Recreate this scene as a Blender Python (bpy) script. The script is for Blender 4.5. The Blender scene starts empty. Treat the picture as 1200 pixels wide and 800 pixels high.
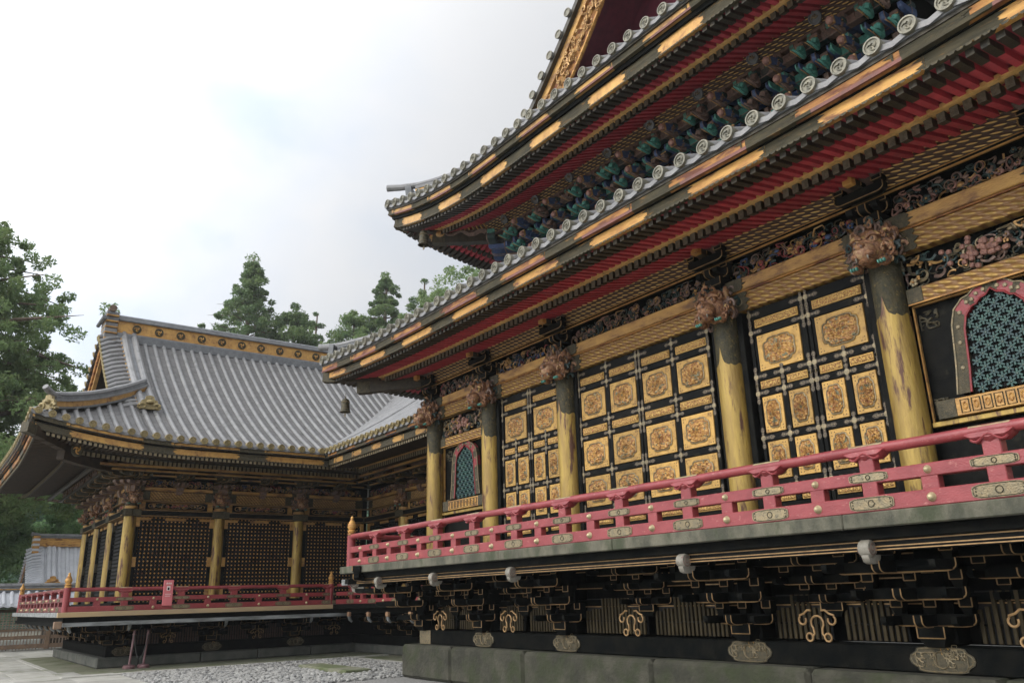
import bpy, math, random
import numpy as np
from mathutils import Vector, Matrix
PI = math.pi
SC = bpy.context.scene
COL = SC.collection
random.seed(7)

# ------------------------------------------------------------------ camera
cam_d = bpy.data.cameras.new('camera'); cam = bpy.data.objects.new('camera', cam_d); COL.objects.link(cam)
cam_d.sensor_width = 36.0; cam_d.lens = 28.291; cam_d.clip_start = 0.1; cam_d.clip_end = 3000
_r = Vector((0.586152, 0.809761, -0.026709)); _f = Vector((-0.767727, 0.565655, 0.301047)); _u = _r.cross(_f)
cam.matrix_world = Matrix(((_r.x, _u.x, -_f.x, 0), (_r.y, _u.y, -_f.y, 0), (_r.z, _u.z, -_f.z, 1.6), (0, 0, 0, 1)))
SC.camera = cam

# ------------------------------------------------------------------ sky, sun, exposure
SUN_EL, SUN_DIR = math.radians(34), Vector((-0.22, -0.97, 0)).normalized()
W = bpy.data.worlds.new('World'); SC.world = W; W.use_nodes = True
nt = W.node_tree; nt.nodes.clear()
def N(t, **k):
    n = nt.nodes.new(t)
    for a, b in k.items(): setattr(n, a, b)
    return n
out = N('ShaderNodeOutputWorld'); mix = N('ShaderNodeMixShader')
sky = N('ShaderNodeTexSky'); sky.sky_type = 'NISHITA'; sky.sun_disc = False
sky.sun_elevation = SUN_EL; sky.sun_rotation = math.atan2(SUN_DIR.x, SUN_DIR.y)
bg1 = N('ShaderNodeBackground'); bg1.inputs[1].default_value = 0.07
nt.links.new(sky.outputs[0], bg1.inputs[0])
tc = N('ShaderNodeTexCoord')
mp = N('ShaderNodeMapping'); mp.inputs['Scale'].default_value = (1.0, 1.0, 1.7)
nt.links.new(tc.outputs['Generated'], mp.inputs[0])
n1 = N('ShaderNodeTexNoise'); n1.inputs['Scale'].default_value = 3.4; n1.inputs['Detail'].default_value = 7; n1.inputs['Roughness'].default_value = 0.52
n1.inputs['Distortion'].default_value = 0.25
nt.links.new(mp.outputs[0], n1.inputs[0])
cr = N('ShaderNodeValToRGB'); e = cr.color_ramp.elements
e[0].position = 0.30; e[0].color = (0.29, 0.322, 0.375, 1); e[1].position = 0.60; e[1].color = (0.385, 0.386, 0.39, 1)
m_ = cr.color_ramp.elements.new(0.44); m_.color = (0.352, 0.366, 0.388, 1)
nt.links.new(n1.outputs[0], cr.inputs[0])
# overcast: the cloud deck is brighter towards the veiled sun, which stands behind the camera
dotn = N('ShaderNodeVectorMath', operation='DOT_PRODUCT')
nt.links.new(tc.outputs['Generated'], dotn.inputs[0])
sd = Vector((SUN_DIR.x*math.cos(SUN_EL), SUN_DIR.y*math.cos(SUN_EL), math.sin(SUN_EL)))
dotn.inputs[1].default_value = sd
mr = N('ShaderNodeMapRange'); mr.interpolation_type = 'SMOOTHSTEP'
mr.inputs['From Min'].default_value = -0.1; mr.inputs['From Max'].default_value = 1.0
mr.inputs['To Min'].default_value = 0.90; mr.inputs['To Max'].default_value = 3.4
nt.links.new(dotn.outputs['Value'], mr.inputs['Value'])
bg2 = N('ShaderNodeBackground')
nt.links.new(cr.outputs[0], bg2.inputs[0]); nt.links.new(mr.outputs[0], bg2.inputs[1])
mix.inputs[0].default_value = 0.9
nt.links.new(bg1.outputs[0], mix.inputs[1]); nt.links.new(bg2.outputs[0], mix.inputs[2]); nt.links.new(mix.outputs[0], out.inputs[0])
sun_d = bpy.data.lights.new('sun', 'SUN'); sun = bpy.data.objects.new('sun', sun_d); COL.objects.link(sun)
sun_d.energy = 0.7; sun_d.angle = math.radians(24); sun_d.color = (1.0, 0.93, 0.82)
sun.rotation_euler = (-sd).to_track_quat('-Z', 'Y').to_euler()
SC.view_settings.view_transform = 'Standard'; SC.view_settings.look = 'None'
SC.view_settings.exposure = 1.12; SC.view_settings.gamma = 1.0
SC.view_settings.use_curve_mapping = False
SC.cycles.volume_bounces = 0; SC.cycles.max_bounces = 6; SC.cycles.diffuse_bounces = 4; SC.cycles.glossy_bounces = 3

# ------------------------------------------------------------------ materials
MATS = {}
def mat(name, c1, c2=None, scale=3.0, rough=0.5, metal=0.0, bump=0.0, bscale=30.0, lo=0.38, hi=0.62, c3=None, s3=8.0, lo3=0.6, hi3=0.68, spec=0.5, stretch=(1, 1, 1), rvar=0.0, detail=6, rand=0.0):
    """two-tone noise blend, an optional third tone in patches, bump, all in object space"""
    m = bpy.data.materials.new(name); m.use_nodes = True
    t = m.node_tree; L = t.links; P = t.nodes['Principled BSDF']
    def nn(k): return t.nodes.new(k)
    P.inputs['Roughness'].default_value = rough; P.inputs['Metallic'].default_value = metal
    P.inputs['Specular IOR Level'].default_value = spec
    co = nn('ShaderNodeTexCoord'); mp = nn('ShaderNodeMapping'); mp.inputs['Scale'].default_value = stretch
    oi = nn('ShaderNodeObjectInfo'); ad = nn('ShaderNodeVectorMath'); ad.operation = 'ADD'
    mu = nn('ShaderNodeVectorMath'); mu.operation = 'SCALE'; mu.inputs['Scale'].default_value = 37.0
    L.new(oi.outputs['Random'], mu.inputs[0]); L.new(co.outputs['Object'], ad.inputs[0]); L.new(mu.outputs[0], ad.inputs[1]); L.new(ad.outputs[0], mp.inputs[0])
    col = None
    if c2 is not None:
        n = nn('ShaderNodeTexNoise'); n.inputs['Scale'].default_value = scale; n.inputs['Detail'].default_value = detail; n.inputs['Roughness'].default_value = 0.62
        L.new(mp.outputs[0], n.inputs[0])
        r = nn('ShaderNodeValToRGB'); r.color_ramp.elements[0].position = lo; r.color_ramp.elements[1].position = hi
        r.color_ramp.elements[0].color = (*c1, 1); r.color_ramp.elements[1].color = (*c2, 1)
        L.new(n.outputs[0], r.inputs[0]); col = r.outputs[0]
        if rvar:
            q = nn('ShaderNodeMapRange'); q.inputs['To Min'].default_value = max(0.05, rough-rvar); q.inputs['To Max'].default_value = min(1, rough+rvar)
            L.new(n.outputs[0], q.inputs[0]); L.new(q.outputs[0], P.inputs['Roughness'])
    else:
        P.inputs['Base Color'].default_value = (*c1, 1)
    if c3 is not None:
        n3 = nn('ShaderNodeTexNoise'); n3.inputs['Scale'].default_value = s3; n3.inputs['Detail'].default_value = 5; n3.inputs['Roughness'].default_value = 0.65
        L.new(mp.outputs[0], n3.inputs[0])
        r3 = nn('ShaderNodeMapRange'); r3.inputs['From Min'].default_value = lo3; r3.inputs['From Max'].default_value = hi3
        L.new(n3.outputs[0], r3.inputs[0])
        mx = nn('ShaderNodeMix'); mx.data_type = 'RGBA'; L.new(r3.outputs[0], mx.inputs[0])
        if col is None: mx.inputs[6].default_value = (*c1, 1)
        else: L.new(col, mx.inputs[6])
        mx.inputs[7].default_value = (*c3, 1); col = mx.outputs[2]
    if rand:
        hs = nn('ShaderNodeHueSaturation'); q = nn('ShaderNodeMapRange'); q.inputs['To Min'].default_value = 1-rand; q.inputs['To Max'].default_value = 1+rand
        L.new(oi.outputs['Random'], q.inputs[0]); L.new(q.outputs[0], hs.inputs['Value'])
        if col is None: hs.inputs['Color'].default_value = (*c1, 1)
        else: L.new(col, hs.inputs['Color'])
        col = hs.outputs[0]
    if col is not None: L.new(col, P.inputs['Base Color'])
    if bump:
        nb = nn('ShaderNodeTexNoise'); nb.inputs['Scale'].default_value = bscale; nb.inputs['Detail'].default_value = 4
        L.new(mp.outputs[0], nb.inputs[0])
        b = nn('ShaderNodeBump'); b.inputs['Strength'].default_value = bump; b.inputs['Distance'].default_value = 0.02
        L.new(nb.outputs[0], b.inputs['Height']); L.new(b.outputs[0], P.inputs['Normal'])
    MATS[name] = m; return m

def pattern_mat(name, gold, dark, freq, axes='xz', kind='diamond', metal=0.55, rough=0.4, thr=0.0, mud=None):
    """gold diaper work on a dark ground: a repeating figure in object space, raised as a bump"""
    m = bpy.data.materials.new(name); m.use_nodes = True
    t = m.node_tree; L = t.links; P = t.nodes['Principled BSDF']
    def nn(k): return t.nodes.new(k)
    def mth(op, a, b=None):
        n = nn('ShaderNodeMath'); n.operation = op
        for i, v in enumerate((a, b)):
            if v is None: continue
            if isinstance(v, (int, float)): n.inputs[i].default_value = v
            else: L.new(v, n.inputs[i])
        return n.outputs[0]
    co = nn('ShaderNodeTexCoord'); sp = nn('ShaderNodeSeparateXYZ'); L.new(co.outputs['Object'], sp.inputs[0])
    a = sp.outputs['XYZ'.index(axes[0].upper())]; b = sp.outputs['XYZ'.index(axes[1].upper())]
    w_, p_, skew = freq                       # width and row height of one figure, slant
    v = mth('DIVIDE', b, p_); row = mth('FLOOR', v); fv = mth('SUBTRACT', mth('SUBTRACT', v, row), 0.5)
    u = mth('ADD', mth('DIVIDE', a, w_), mth('MULTIPLY', mth('MODULO', row, 2.0), 0.5))
    u = mth('ADD', u, mth('MULTIPLY', fv, skew)); fu = mth('SUBTRACT', mth('SUBTRACT', u, mth('FLOOR', u)), 0.5)
    if kind == 'diamond': h = mth('SUBTRACT', 0.5, mth('ADD', mth('ABSOLUTE', fu), mth('ABSOLUTE', fv)))
    else: h = mth('SUBTRACT', 0.42, mth('POWER', mth('ADD', mth('POWER', mth('MULTIPLY', fu, 1.15), 2.0), mth('POWER', mth('MULTIPLY', fv, 1.25), 2.0)), 0.5))
    h = mth('MULTIPLY', h, 2.4)
    nz = nn('ShaderNodeTexNoise'); nz.inputs['Scale'].default_value = 9; nz.inputs['Detail'].default_value = 5; L.new(co.outputs['Object'], nz.inputs[0])
    h = mth('ADD', h, mth('MULTIPLY', mth('SUBTRACT', nz.outputs[0], 0.5), 0.8))
    r = nn('ShaderNodeMapRange'); r.inputs['From Min'].default_value = thr-0.15; r.inputs['From Max'].default_value = thr+0.15; L.new(h, r.inputs[0])
    mx = nn('ShaderNodeMix'); mx.data_type = 'RGBA'; L.new(r.outputs[0], mx.inputs[0])
    mx.inputs[6].default_value = (*dark, 1)
    gv = nn('ShaderNodeMix'); gv.data_type = 'RGBA'; gv.inputs[6].default_value = (*gold, 1); gv.inputs[7].default_value = (*(mud or tuple(c*0.55 for c in gold)), 1)
    n2 = nn('ShaderNodeTexNoise'); n2.inputs['Scale'].default_value = 4; n2.inputs['Detail'].default_value = 6; L.new(co.outputs['Object'], n2.inputs[0])
    r2 = nn('ShaderNodeMapRange'); r2.inputs['From Min'].default_value = 0.42; r2.inputs['From Max'].default_value = 0.68; L.new(n2.outputs[0], r2.inputs[0]); L.new(r2.outputs[0], gv.inputs[0])
    L.new(gv.outputs[2], mx.inputs[7]); L.new(mx.outputs[2], P.inputs['Base Color'])
    mt = mth('MULTIPLY', r.outputs[0], metal); L.new(mt, P.inputs['Metallic']); P.inputs['Roughness'].default_value = rough
    bp = nn('ShaderNodeBump'); bp.inputs['Strength'].default_value = 0.9; bp.inputs['Distance'].default_value = 0.02
    L.new(h, bp.inputs['Height']); L.new(bp.outputs[0], P.inputs['Normal'])
    MATS[name] = m; return m

mat('gold', (0.52, 0.30, 0.085), (0.36, 0.19, 0.06), 6, 0.45, 0.35, 0.3, 40, rvar=0.12, c3=(0.17, 0.085, 0.035), s3=6, lo3=0.58, hi3=0.70)
mat('gold_bright', (0.58, 0.33, 0.095), (0.40, 0.20, 0.06), 7, 0.5, 0.15, 0.3, 40, stretch=(0.5, 0.5, 2), c3=(0.17, 0.075, 0.035), s3=5, lo3=0.53, hi3=0.64, spec=0.3)
mat('edge_tan', (0.374, 0.2338, 0.1029), (0.2338, 0.1403, 0.06078), 9, 0.5, 0.3)
mat('rivet_pale', (0.52, 0.44, 0.26), (0.38, 0.31, 0.18), 14, 0.38, 0.4, 0.2, 60)
mat('gold_panel', (0.4747, 0.2873, 0.07714), (0.364, 0.2117, 0.05702), 9, 0.46, 0.3, 0.4, 70, c3=(0.1899, 0.1058, 0.03354), s3=9, lo3=0.54, hi3=0.72, rand=0.22)
mat('gold_relief', (0.4959, 0.2893, 0.0864), (0.2565, 0.1095, 0.0468), 26, 0.42, 0.35, 0.5, 90, c3=(0.1453, 0.1564, 0.1008), s3=15, lo3=0.54, hi3=0.63, lo=0.42, hi=0.62, rand=0.15)
mat('gold_strip', (0.60, 0.40, 0.12), (0.22, 0.10, 0.04), 55, 0.45, 0.4, 0.8, 60, c3=(0.35, 0.08, 0.05), s3=20, lo3=0.6, hi3=0.68, lo=0.40, hi=0.58)
mat('gold_column', (0.384, 0.261, 0.0594), (0.259, 0.1669, 0.04356), 9, 0.46, 0.3, 0.35, 50, stretch=(1, 1, 0.16), c3=(0.0893, 0.0385, 0.02218), s3=8, lo3=0.535, hi3=0.625, rand=0.10)
mat('gold_worn', (0.50, 0.29, 0.085), (0.30, 0.16, 0.055), 5, 0.52, 0.25, 0.4, 60, stretch=(0.4, 0.4, 1), c3=(0.13, 0.065, 0.035), s3=5, lo3=0.56, hi3=0.70)
mat('gold_orange', (0.42, 0.215, 0.065), (0.28, 0.125, 0.045), 6, 0.55, 0.1, 0.4, 50, stretch=(0.5, 0.5, 2), c3=(0.13, 0.05, 0.032), s3=4.5, lo3=0.48, hi3=0.60, spec=0.2)
mat('fascia_red', (0.17, 0.05, 0.034), (0.11, 0.04, 0.03), 8, 0.55, 0, 0.3, 50)
mat('bronze', (0.045, 0.042, 0.028), (0.085, 0.070, 0.042), 18, 0.55, 0.25, 0.5, 70, c3=(0.17, 0.125, 0.055), s3=45, lo3=0.60, hi3=0.68, spec=0.3)
mat('bronze_sleeve', (0.034, 0.034, 0.023), (0.066, 0.056, 0.030), 12, 0.55, 0.15, 0.8, 40, c3=(0.17, 0.125, 0.045), s3=14, lo3=0.58, hi3=0.68, spec=0.25)
mat('bronze_light', (0.2592, 0.2016, 0.1152), (0.1872, 0.1584, 0.1008), 14, 0.42, 0.5, 0.4, 60, c3=(0.108, 0.0936, 0.0648), s3=30, lo3=0.56, hi3=0.64, rand=0.15)
mat('fitting', (0.076, 0.064, 0.0496), (0.124, 0.096, 0.068), 30, 0.45, 0.4, 0.6, 80, c3=(0.04, 0.032, 0.028), s3=50, lo3=0.52, hi3=0.6)
mat('black_lacquer', (0.006, 0.0065, 0.0065), (0.012, 0.012, 0.0105), 4, 0.45, 0, 0.10, 60, spec=0.04, rvar=0.15, c3=(0.030, 0.028, 0.019), s3=5, lo3=0.62, hi3=0.75)
mat('black_wood', (0.004, 0.005, 0.005), (0.010, 0.010, 0.0085), 5, 0.6, 0, 0.2, 60, spec=0.03)
mat('dark_edge', (0.30, 0.18, 0.07), (0.17, 0.10, 0.04), 9, 0.45, 0.35)
mat('rafter_red', (0.4884, 0.05632, 0.07424), (0.3696, 0.04352, 0.05888), 6, 0.55, 0, 0.1, 60, rand=0.12)
mat('soffit_red', (0.396, 0.04736, 0.07168), (0.2904, 0.03712, 0.0576), 3, 0.6)
mat('rafter_dark', (0.0496, 0.0407, 0.02508), (0.0272, 0.02368, 0.01716), 10, 0.5, 0.2, 0.3, 70)
mat('rafter_end', (0.16, 0.14, 0.104), (0.088, 0.08, 0.06), 20, 0.45, 0.3, 0.4, 60)
mat('rafter_brown', (0.058, 0.040, 0.025), (0.034, 0.025, 0.017), 6, 0.65, 0, 0.3, 40, spec=0.2)
mat('red_lacquer', (0.262, 0.044, 0.047), (0.20, 0.030, 0.034), 3.0, 0.42, 0, 0.2, 40, c3=(0.34, 0.115, 0.10), s3=13, lo3=0.60, hi3=0.70, stretch=(1, 1, 1.5), rvar=0.18)
mat('red_frame', (0.2516, 0.0238, 0.02904), (0.1702, 0.0196, 0.02244), 11, 0.45, 0, 0.3, 40)
mat('deck_wood', (0.04718, 0.04752, 0.03162), (0.1249, 0.1161, 0.0816), 3.6, 0.78, 0, 0.5, 40, stretch=(1.0, 1.0, 0.5), c3=(0.03885, 0.0459, 0.02142), s3=2.1, lo3=0.52, hi3=0.66)
mat('deck_pale', (0.42, 0.30, 0.16), (0.34, 0.25, 0.15), 4, 0.75, 0, 0.3, 40, stretch=(1, 0.3, 1))
mat('white_paint', (0.255, 0.2359, 0.1976), (0.1658, 0.153, 0.1211), 8, 0.6, 0, 0.2, 40, c3=(0.1403, 0.0765, 0.06375), s3=12, lo3=0.6, hi3=0.66)
mat('gray_wood', (0.28, 0.29, 0.29), (0.12, 0.125, 0.12), 5, 0.75, 0, 0.3, 40, stretch=(1, 0.25, 1.6))
mat('slat', (0.060, 0.046, 0.024), (0.032, 0.025, 0.014), 7, 0.7, 0, 0.2, 50, stretch=(1, 1, 0.3), spec=0.15)
mat('slat_brown', (0.095, 0.05, 0.033), (0.06, 0.032, 0.022), 7, 0.65)
mat('teal', (0.09, 0.30, 0.24), (0.045, 0.17, 0.14), 14, 0.5, 0, 0.3, 50, c3=(0.16, 0.32, 0.25), s3=20, lo3=0.6, hi3=0.68)
mat('teal_dark', (0.022, 0.050, 0.045), (0.014, 0.026, 0.026), 14, 0.5, 0, 0.3, 50)
mat('blue', (0.05, 0.085, 0.19), (0.03, 0.05, 0.11), 14, 0.5, 0, 0.2, 50)
mat('umber', (0.20, 0.125, 0.095), (0.10, 0.068, 0.055), 12, 0.5, 0.05, 0.3, 50, c3=(0.26, 0.18, 0.11), s3=20, lo3=0.6, hi3=0.7)
mat('pink_paint', (0.30, 0.155, 0.115), (0.17, 0.085, 0.068), 20, 0.55)
mat('carve_red', (0.30, 0.06, 0.055), (0.18, 0.04, 0.04), 20, 0.5)
mat('carve_gold', (0.46, 0.28, 0.10), (0.28, 0.15, 0.06), 16, 0.42, 0.4, 0.2, 50)
mat('copper_head', (0.36, 0.185, 0.09), (0.13, 0.062, 0.04), 17, 0.5, 0.25, 0.9, 45, c3=(0.46, 0.31, 0.11), s3=10, lo3=0.56, hi3=0.66)
mat('head_pale', (0.48, 0.31, 0.17), (0.28, 0.14, 0.085), 15, 0.5, 0.2, 0.7, 50)
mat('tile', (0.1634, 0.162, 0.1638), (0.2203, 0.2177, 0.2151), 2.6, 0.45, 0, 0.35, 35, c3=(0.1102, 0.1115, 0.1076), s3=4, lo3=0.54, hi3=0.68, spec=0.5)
mat('tile_pan', (0.09804, 0.09456, 0.09437), (0.1405, 0.1342, 0.1301), 4, 0.65, 0, 0.5, 30, c3=(0.06863, 0.06712, 0.0597), s3=6, lo3=0.52, hi3=0.66, stretch=(1, 1, 2.6))  # darker than the round tiles: shade between the rows put into the colour
mat('tile_pale', (0.46, 0.47, 0.50), (0.54, 0.55, 0.58), 3, 0.5, 0, 0.3, 35)
mat('tile_dark', (0.10, 0.105, 0.11), (0.16, 0.165, 0.17), 6, 0.5, 0, 0.3, 40)
mat('tile_end', (0.216, 0.2, 0.148), (0.12, 0.116, 0.092), 16, 0.5, 0.2, 0.3, 60, rand=0.15)
mat('tile_end_gold', (0.33, 0.26, 0.12), (0.20, 0.16, 0.08), 16, 0.5, 0.3, 0.3, 60, rand=0.15)
mat('stone_moss', (0.02661, 0.02661, 0.01756), (0.05821, 0.05544, 0.03912), 2.4, 0.92, 0, 1.0, 14, c3=(0.02772, 0.03437, 0.01304), s3=1.9, lo3=0.46, hi3=0.66)
mat('stone_gray', (0.33, 0.32, 0.28), (0.42, 0.41, 0.37), 2, 0.9, 0, 0.4, 30, c3=(0.22, 0.22, 0.16), s3=0.9, lo3=0.54, hi3=0.68)
mat('stone_gray_b', (0.27, 0.265, 0.235), (0.36, 0.35, 0.315), 2.5, 0.9, 0, 0.4, 30, c3=(0.17, 0.175, 0.12), s3=1.1, lo3=0.52, hi3=0.66)
mat('stone_damp', (0.135, 0.145, 0.085), (0.19, 0.185, 0.135), 1.5, 0.85, 0, 0.5, 25, c3=(0.09, 0.11, 0.045), s3=1.1, lo3=0.5, hi3=0.62)
mat('stone_dark', (0.060, 0.065, 0.055), (0.10, 0.10, 0.085), 3, 0.85, 0, 0.5, 25)
mat('pebble', (0.36, 0.35, 0.33), (0.25, 0.245, 0.23), 3, 0.85, c3=(0.15, 0.145, 0.14), s3=5.5, lo3=0.55, hi3=0.66)
mat('pebble_a', (0.30, 0.295, 0.28), (0.22, 0.215, 0.20), 3, 0.85)
mat('pebble_b', (0.34, 0.335, 0.315), (0.26, 0.255, 0.24), 3, 0.9)
mat('pebble_c', (0.20, 0.20, 0.195), (0.13, 0.13, 0.125), 3, 0.85)
mat('gravel_bed', (0.19, 0.185, 0.175), (0.28, 0.275, 0.26), 26, 0.95, 0, 1.0, 45, detail=3)
mat('earth', (0.13, 0.12, 0.09), (0.19, 0.18, 0.14), 0.6, 0.95, 0, 0.5, 8)
mat('bark', (0.10, 0.07, 0.05), (0.16, 0.115, 0.085), 6, 0.9, 0, 0.8, 18, stretch=(1, 1, 0.15))
mat('fascia_brown', (0.0759, 0.0644, 0.0391), (0.0414, 0.03795, 0.0253), 7, 0.65, 0, 0.6, 45, stretch=(0.4, 0.4, 2.5), c3=(0.2185, 0.1207, 0.04025), s3=9, lo3=0.60, hi3=0.72, spec=0.15)
mat('gable_red', (0.13, 0.020, 0.036), (0.09, 0.016, 0.03), 5, 0.6)
mat('bar_gold', (0.713, 0.437, 0.161), (0.506, 0.2875, 0.09775), 7, 0.55, 0.05, 0.3, 50, c3=(0.2875, 0.1495, 0.0575), s3=8, lo3=0.58, hi3=0.70)
mat('red_dark', (0.20, 0.035, 0.035), (0.13, 0.028, 0.028), 4, 0.5)  # darker red for the worship hall's south railing run
mat('hill_green', (0.045, 0.085, 0.06), (0.085, 0.14, 0.085), 0.5, 0.95, 0, 1.0, 2.0, c3=(0.05, 0.09, 0.10), s3=0.13, lo3=0.5, hi3=0.65)  # bluish patches put the fade of distance haze into the colour
mat('plum_metal', (0.22, 0.12, 0.12), (0.16, 0.085, 0.09), 8, 0.4, 0.2)
mat('rope', (0.06, 0.06, 0.055), None, rough=0.8)
mat('sign_pink', (0.62, 0.17, 0.18), (0.54, 0.14, 0.15), 4, 0.5)
mat('sign_white', (0.75, 0.68, 0.64), None, rough=0.6)
mat('fence_wood', (0.26, 0.17, 0.105), (0.18, 0.12, 0.08), 5, 0.7, 0, 0.3, 40)
mat('lattice_pale', (0.34, 0.26, 0.20), (0.25, 0.19, 0.15), 6, 0.7)
mat('void', (0.006, 0.006, 0.006), None, rough=0.8)
mat('grille', (0.0243, 0.081, 0.0648), (0.01188, 0.0378, 0.0459), 12, 0.5, 0.1)
mat('grille_pale', (0.154, 0.21, 0.182), None, rough=0.5)
G1, DK = (0.58, 0.38, 0.11), (0.075, 0.045, 0.022)
pattern_mat('diaper_x', (0.55, 0.35, 0.11), (0.24, 0.125, 0.045), (0.15, 0.088, 1.1), 'xz', 'oval', metal=0.25, thr=0.16)
pattern_mat('diaper_y', (0.70, 0.45, 0.17), (0.24, 0.135, 0.055), (0.10, 0.05, 0.6), 'xz', 'diamond', metal=0.15, thr=0.26)
pattern_mat('mesh_x', (0.80, 0.54, 0.21), (0.070, 0.040, 0.026), (0.14, 0.052, 1.3), 'xz', 'oval', metal=0.15, thr=0.24, mud=(0.62, 0.38, 0.14))
pattern_mat('mesh_y', (0.52, 0.35, 0.15), (0.05, 0.033, 0.02), (0.09, 0.045, 0.0), 'xz', 'diamond', thr=0.35)
pattern_mat('mesh_up', (0.80, 0.54, 0.21), (0.070, 0.040, 0.028), (0.15, 0.040, 0.9), 'xz', 'oval', metal=0.15, thr=0.28, mud=(0.62, 0.38, 0.14))

# ------------------------------------------------------------------ mesh building
class MB:
    def __init__(s): s.v = []; s.f = []; s.m = []; s.names = []
    def mi(s, n):
        if n not in s.names: s.names.append(n)
        return s.names.index(n)
    def add(s, vs, fs, m):
        b = len(s.v); s.v.extend([tuple(p) for p in vs]); k = s.mi(m)
        for f in fs: s.f.append([i+b for i in f]); s.m.append(k)
    def box(s, x0, x1, y0, y1, z0, z1, m, ch=0.0):
        if x0 > x1: x0, x1 = x1, x0
        if y0 > y1: y0, y1 = y1, y0
        if z0 > z1: z0, z1 = z1, z0
        c = ch if ch < 0.45*min(x1-x0, y1-y0, z1-z0) else 0
        if not c:
            s.add([(x0,y0,z0),(x1,y0,z0),(x1,y1,z0),(x0,y1,z0),(x0,y0,z1),(x1,y0,z1),(x1,y1,z1),(x0,y1,z1)],
                  [(0,3,2,1),(4,5,6,7),(0,1,5,4),(1,2,6,5),(2,3,7,6),(3,0,4,7)], m); return
        X, Y, Z = (x0, x1), (y0, y1), (z0, z1); vs = []; ix = {}
        for i in (0,1):
            for j in (0,1):
                for k in (0,1):
                    sx, sy, sz = (1-2*i)*c, (1-2*j)*c, (1-2*k)*c
                    for ax, p in enumerate(((X[i], Y[j]+sy, Z[k]+sz), (X[i]+sx, Y[j], Z[k]+sz), (X[i]+sx, Y[j]+sy, Z[k]))):
                        ix[i,j,k,ax] = len(vs); vs.append(p)
        fs = []
        for a in (0,1):
            q = [(0,0),(1,0),(1,1),(0,1)]
            f = [ix[a,j,k,0] for j,k in q]; fs.append(f if a else f[::-1])
            f = [ix[i,a,k,1] for i,k in q]; fs.append(f[::-1] if a else f)
            f = [ix[i,j,a,2] for i,j in q]; fs.append(f if a else f[::-1])
        for a in (0,1):
            for b in (0,1):
                f = [ix[a,b,0,0],ix[a,b,0,1],ix[a,b,1,1],ix[a,b,1,0]]; fs.append(f if (a^b) == 0 else f[::-1])
                f = [ix[a,0,b,0],ix[a,1,b,0],ix[a,1,b,2],ix[a,0,b,2]]; fs.append(f if (a^b) == 0 else f[::-1])
                f = [ix[0,a,b,1],ix[0,a,b,2],ix[1,a,b,2],ix[1,a,b,1]]; fs.append(f if (a^b) == 0 else f[::-1])
        for i in (0,1):
            for j in (0,1):
                for k in (0,1):
                    f = [ix[i,j,k,0],ix[i,j,k,1],ix[i,j,k,2]]; fs.append(f if (i^j^k) else f[::-1])
        s.add(vs, fs, m)
    def beam(s, p, q, w, h, m, up=(0,0,1), w2=None, h2=None):
        p, q = Vector(p), Vector(q); d = (q-p).normalized(); u = Vector(up)
        a = d.cross(u)
        if a.length < 1e-5: a = d.cross(Vector((1,0,0)))
        a.normalize(); b = a.cross(d)
        vs = []
        for c, ww, hh in ((p, w, h), (q, w2 or w, h2 or h)):
            for i, j in ((-1,-1),(1,-1),(1,1),(-1,1)): vs.append(c + a*(i*ww/2) + b*(j*hh/2))
        s.add(vs, [(0,1,2,3),(7,6,5,4),(0,4,5,1),(1,5,6,2),(2,6,7,3),(3,7,4,0)], m)
    def tube(s, pts, r, m, n=6, closed=False, flat=1.0):
        pts = [Vector(p) for p in pts]; k = len(pts); R = r if isinstance(r, (list, tuple)) else [r]*k
        vs = []; ref = None
        for i, p in enumerate(pts):
            if closed: d = pts[(i+1) % k]-pts[i-1]
            else: d = pts[min(i+1, k-1)]-pts[max(i-1, 0)]
            if d.length < 1e-9: d = Vector((0,0,1))
            d.normalize()
            if ref is None:
                ref = Vector((0,0,1)) if abs(d.z) < 0.9 else Vector((0,1,0))
            a = d.cross(ref)
            if a.length < 1e-4: a = d.cross(Vector((1,0.3,0.2)))
            a.normalize(); b = a.cross(d); ref = b
            for j in range(n):
                t = 2*PI*j/n; vs.append(p + a*(math.cos(t)*R[i]) + b*(math.sin(t)*R[i]*flat))
        fs = []
        for i in range(k if closed else k-1):
            for j in range(n):
                fs.append((i*n+j, ((i+1) % k)*n+j, ((i+1) % k)*n+(j+1) % n, i*n+(j+1) % n))
        if not closed:
            fs.append(tuple(range(n))); fs.append(tuple(range((k-1)*n, k*n))[::-1])
        s.add(vs, fs, m)
    def lathe(s, prof, c, m, n=16, axis=(0,0,1)):
        ax = Vector(axis).normalized(); a = ax.orthogonal().normalized(); b = ax.cross(a); c = Vector(c)
        vs = []; fs = []
        for r, z in prof:
            for j in range(n):
                t = 2*PI*j/n; vs.append(c + ax*z + a*(r*math.cos(t)) + b*(r*math.sin(t)))
        for i in range(len(prof)-1):
            for j in range(n): fs.append((i*n+j, i*n+(j+1) % n, (i+1)*n+(j+1) % n, (i+1)*n+j))
        fs.append(tuple(range(n))[::-1]); fs.append(tuple(range((len(prof)-1)*n, len(prof)*n)))
        s.add(vs, fs, m)
    def ball(s, c, r, m, n=8, k=5):
        rx, ry, rz = r if isinstance(r, (list, tuple)) else (r, r, r)
        vs = [(c[0], c[1], c[2]+rz)]
        for i in range(1, k):
            t = PI*i/k
            for j in range(n):
                p = 2*PI*j/n; vs.append((c[0]+rx*math.sin(t)*math.cos(p), c[1]+ry*math.sin(t)*math.sin(p), c[2]+rz*math.cos(t)))
        vs.append((c[0], c[1], c[2]-rz)); fs = []
        for j in range(n): fs.append((0, 1+j, 1+(j+1) % n))
        for i in range(k-2):
            for j in range(n): fs.append((1+i*n+j, 1+(i+1)*n+j, 1+(i+1)*n+(j+1) % n, 1+i*n+(j+1) % n))
        l = len(vs)-1
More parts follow.
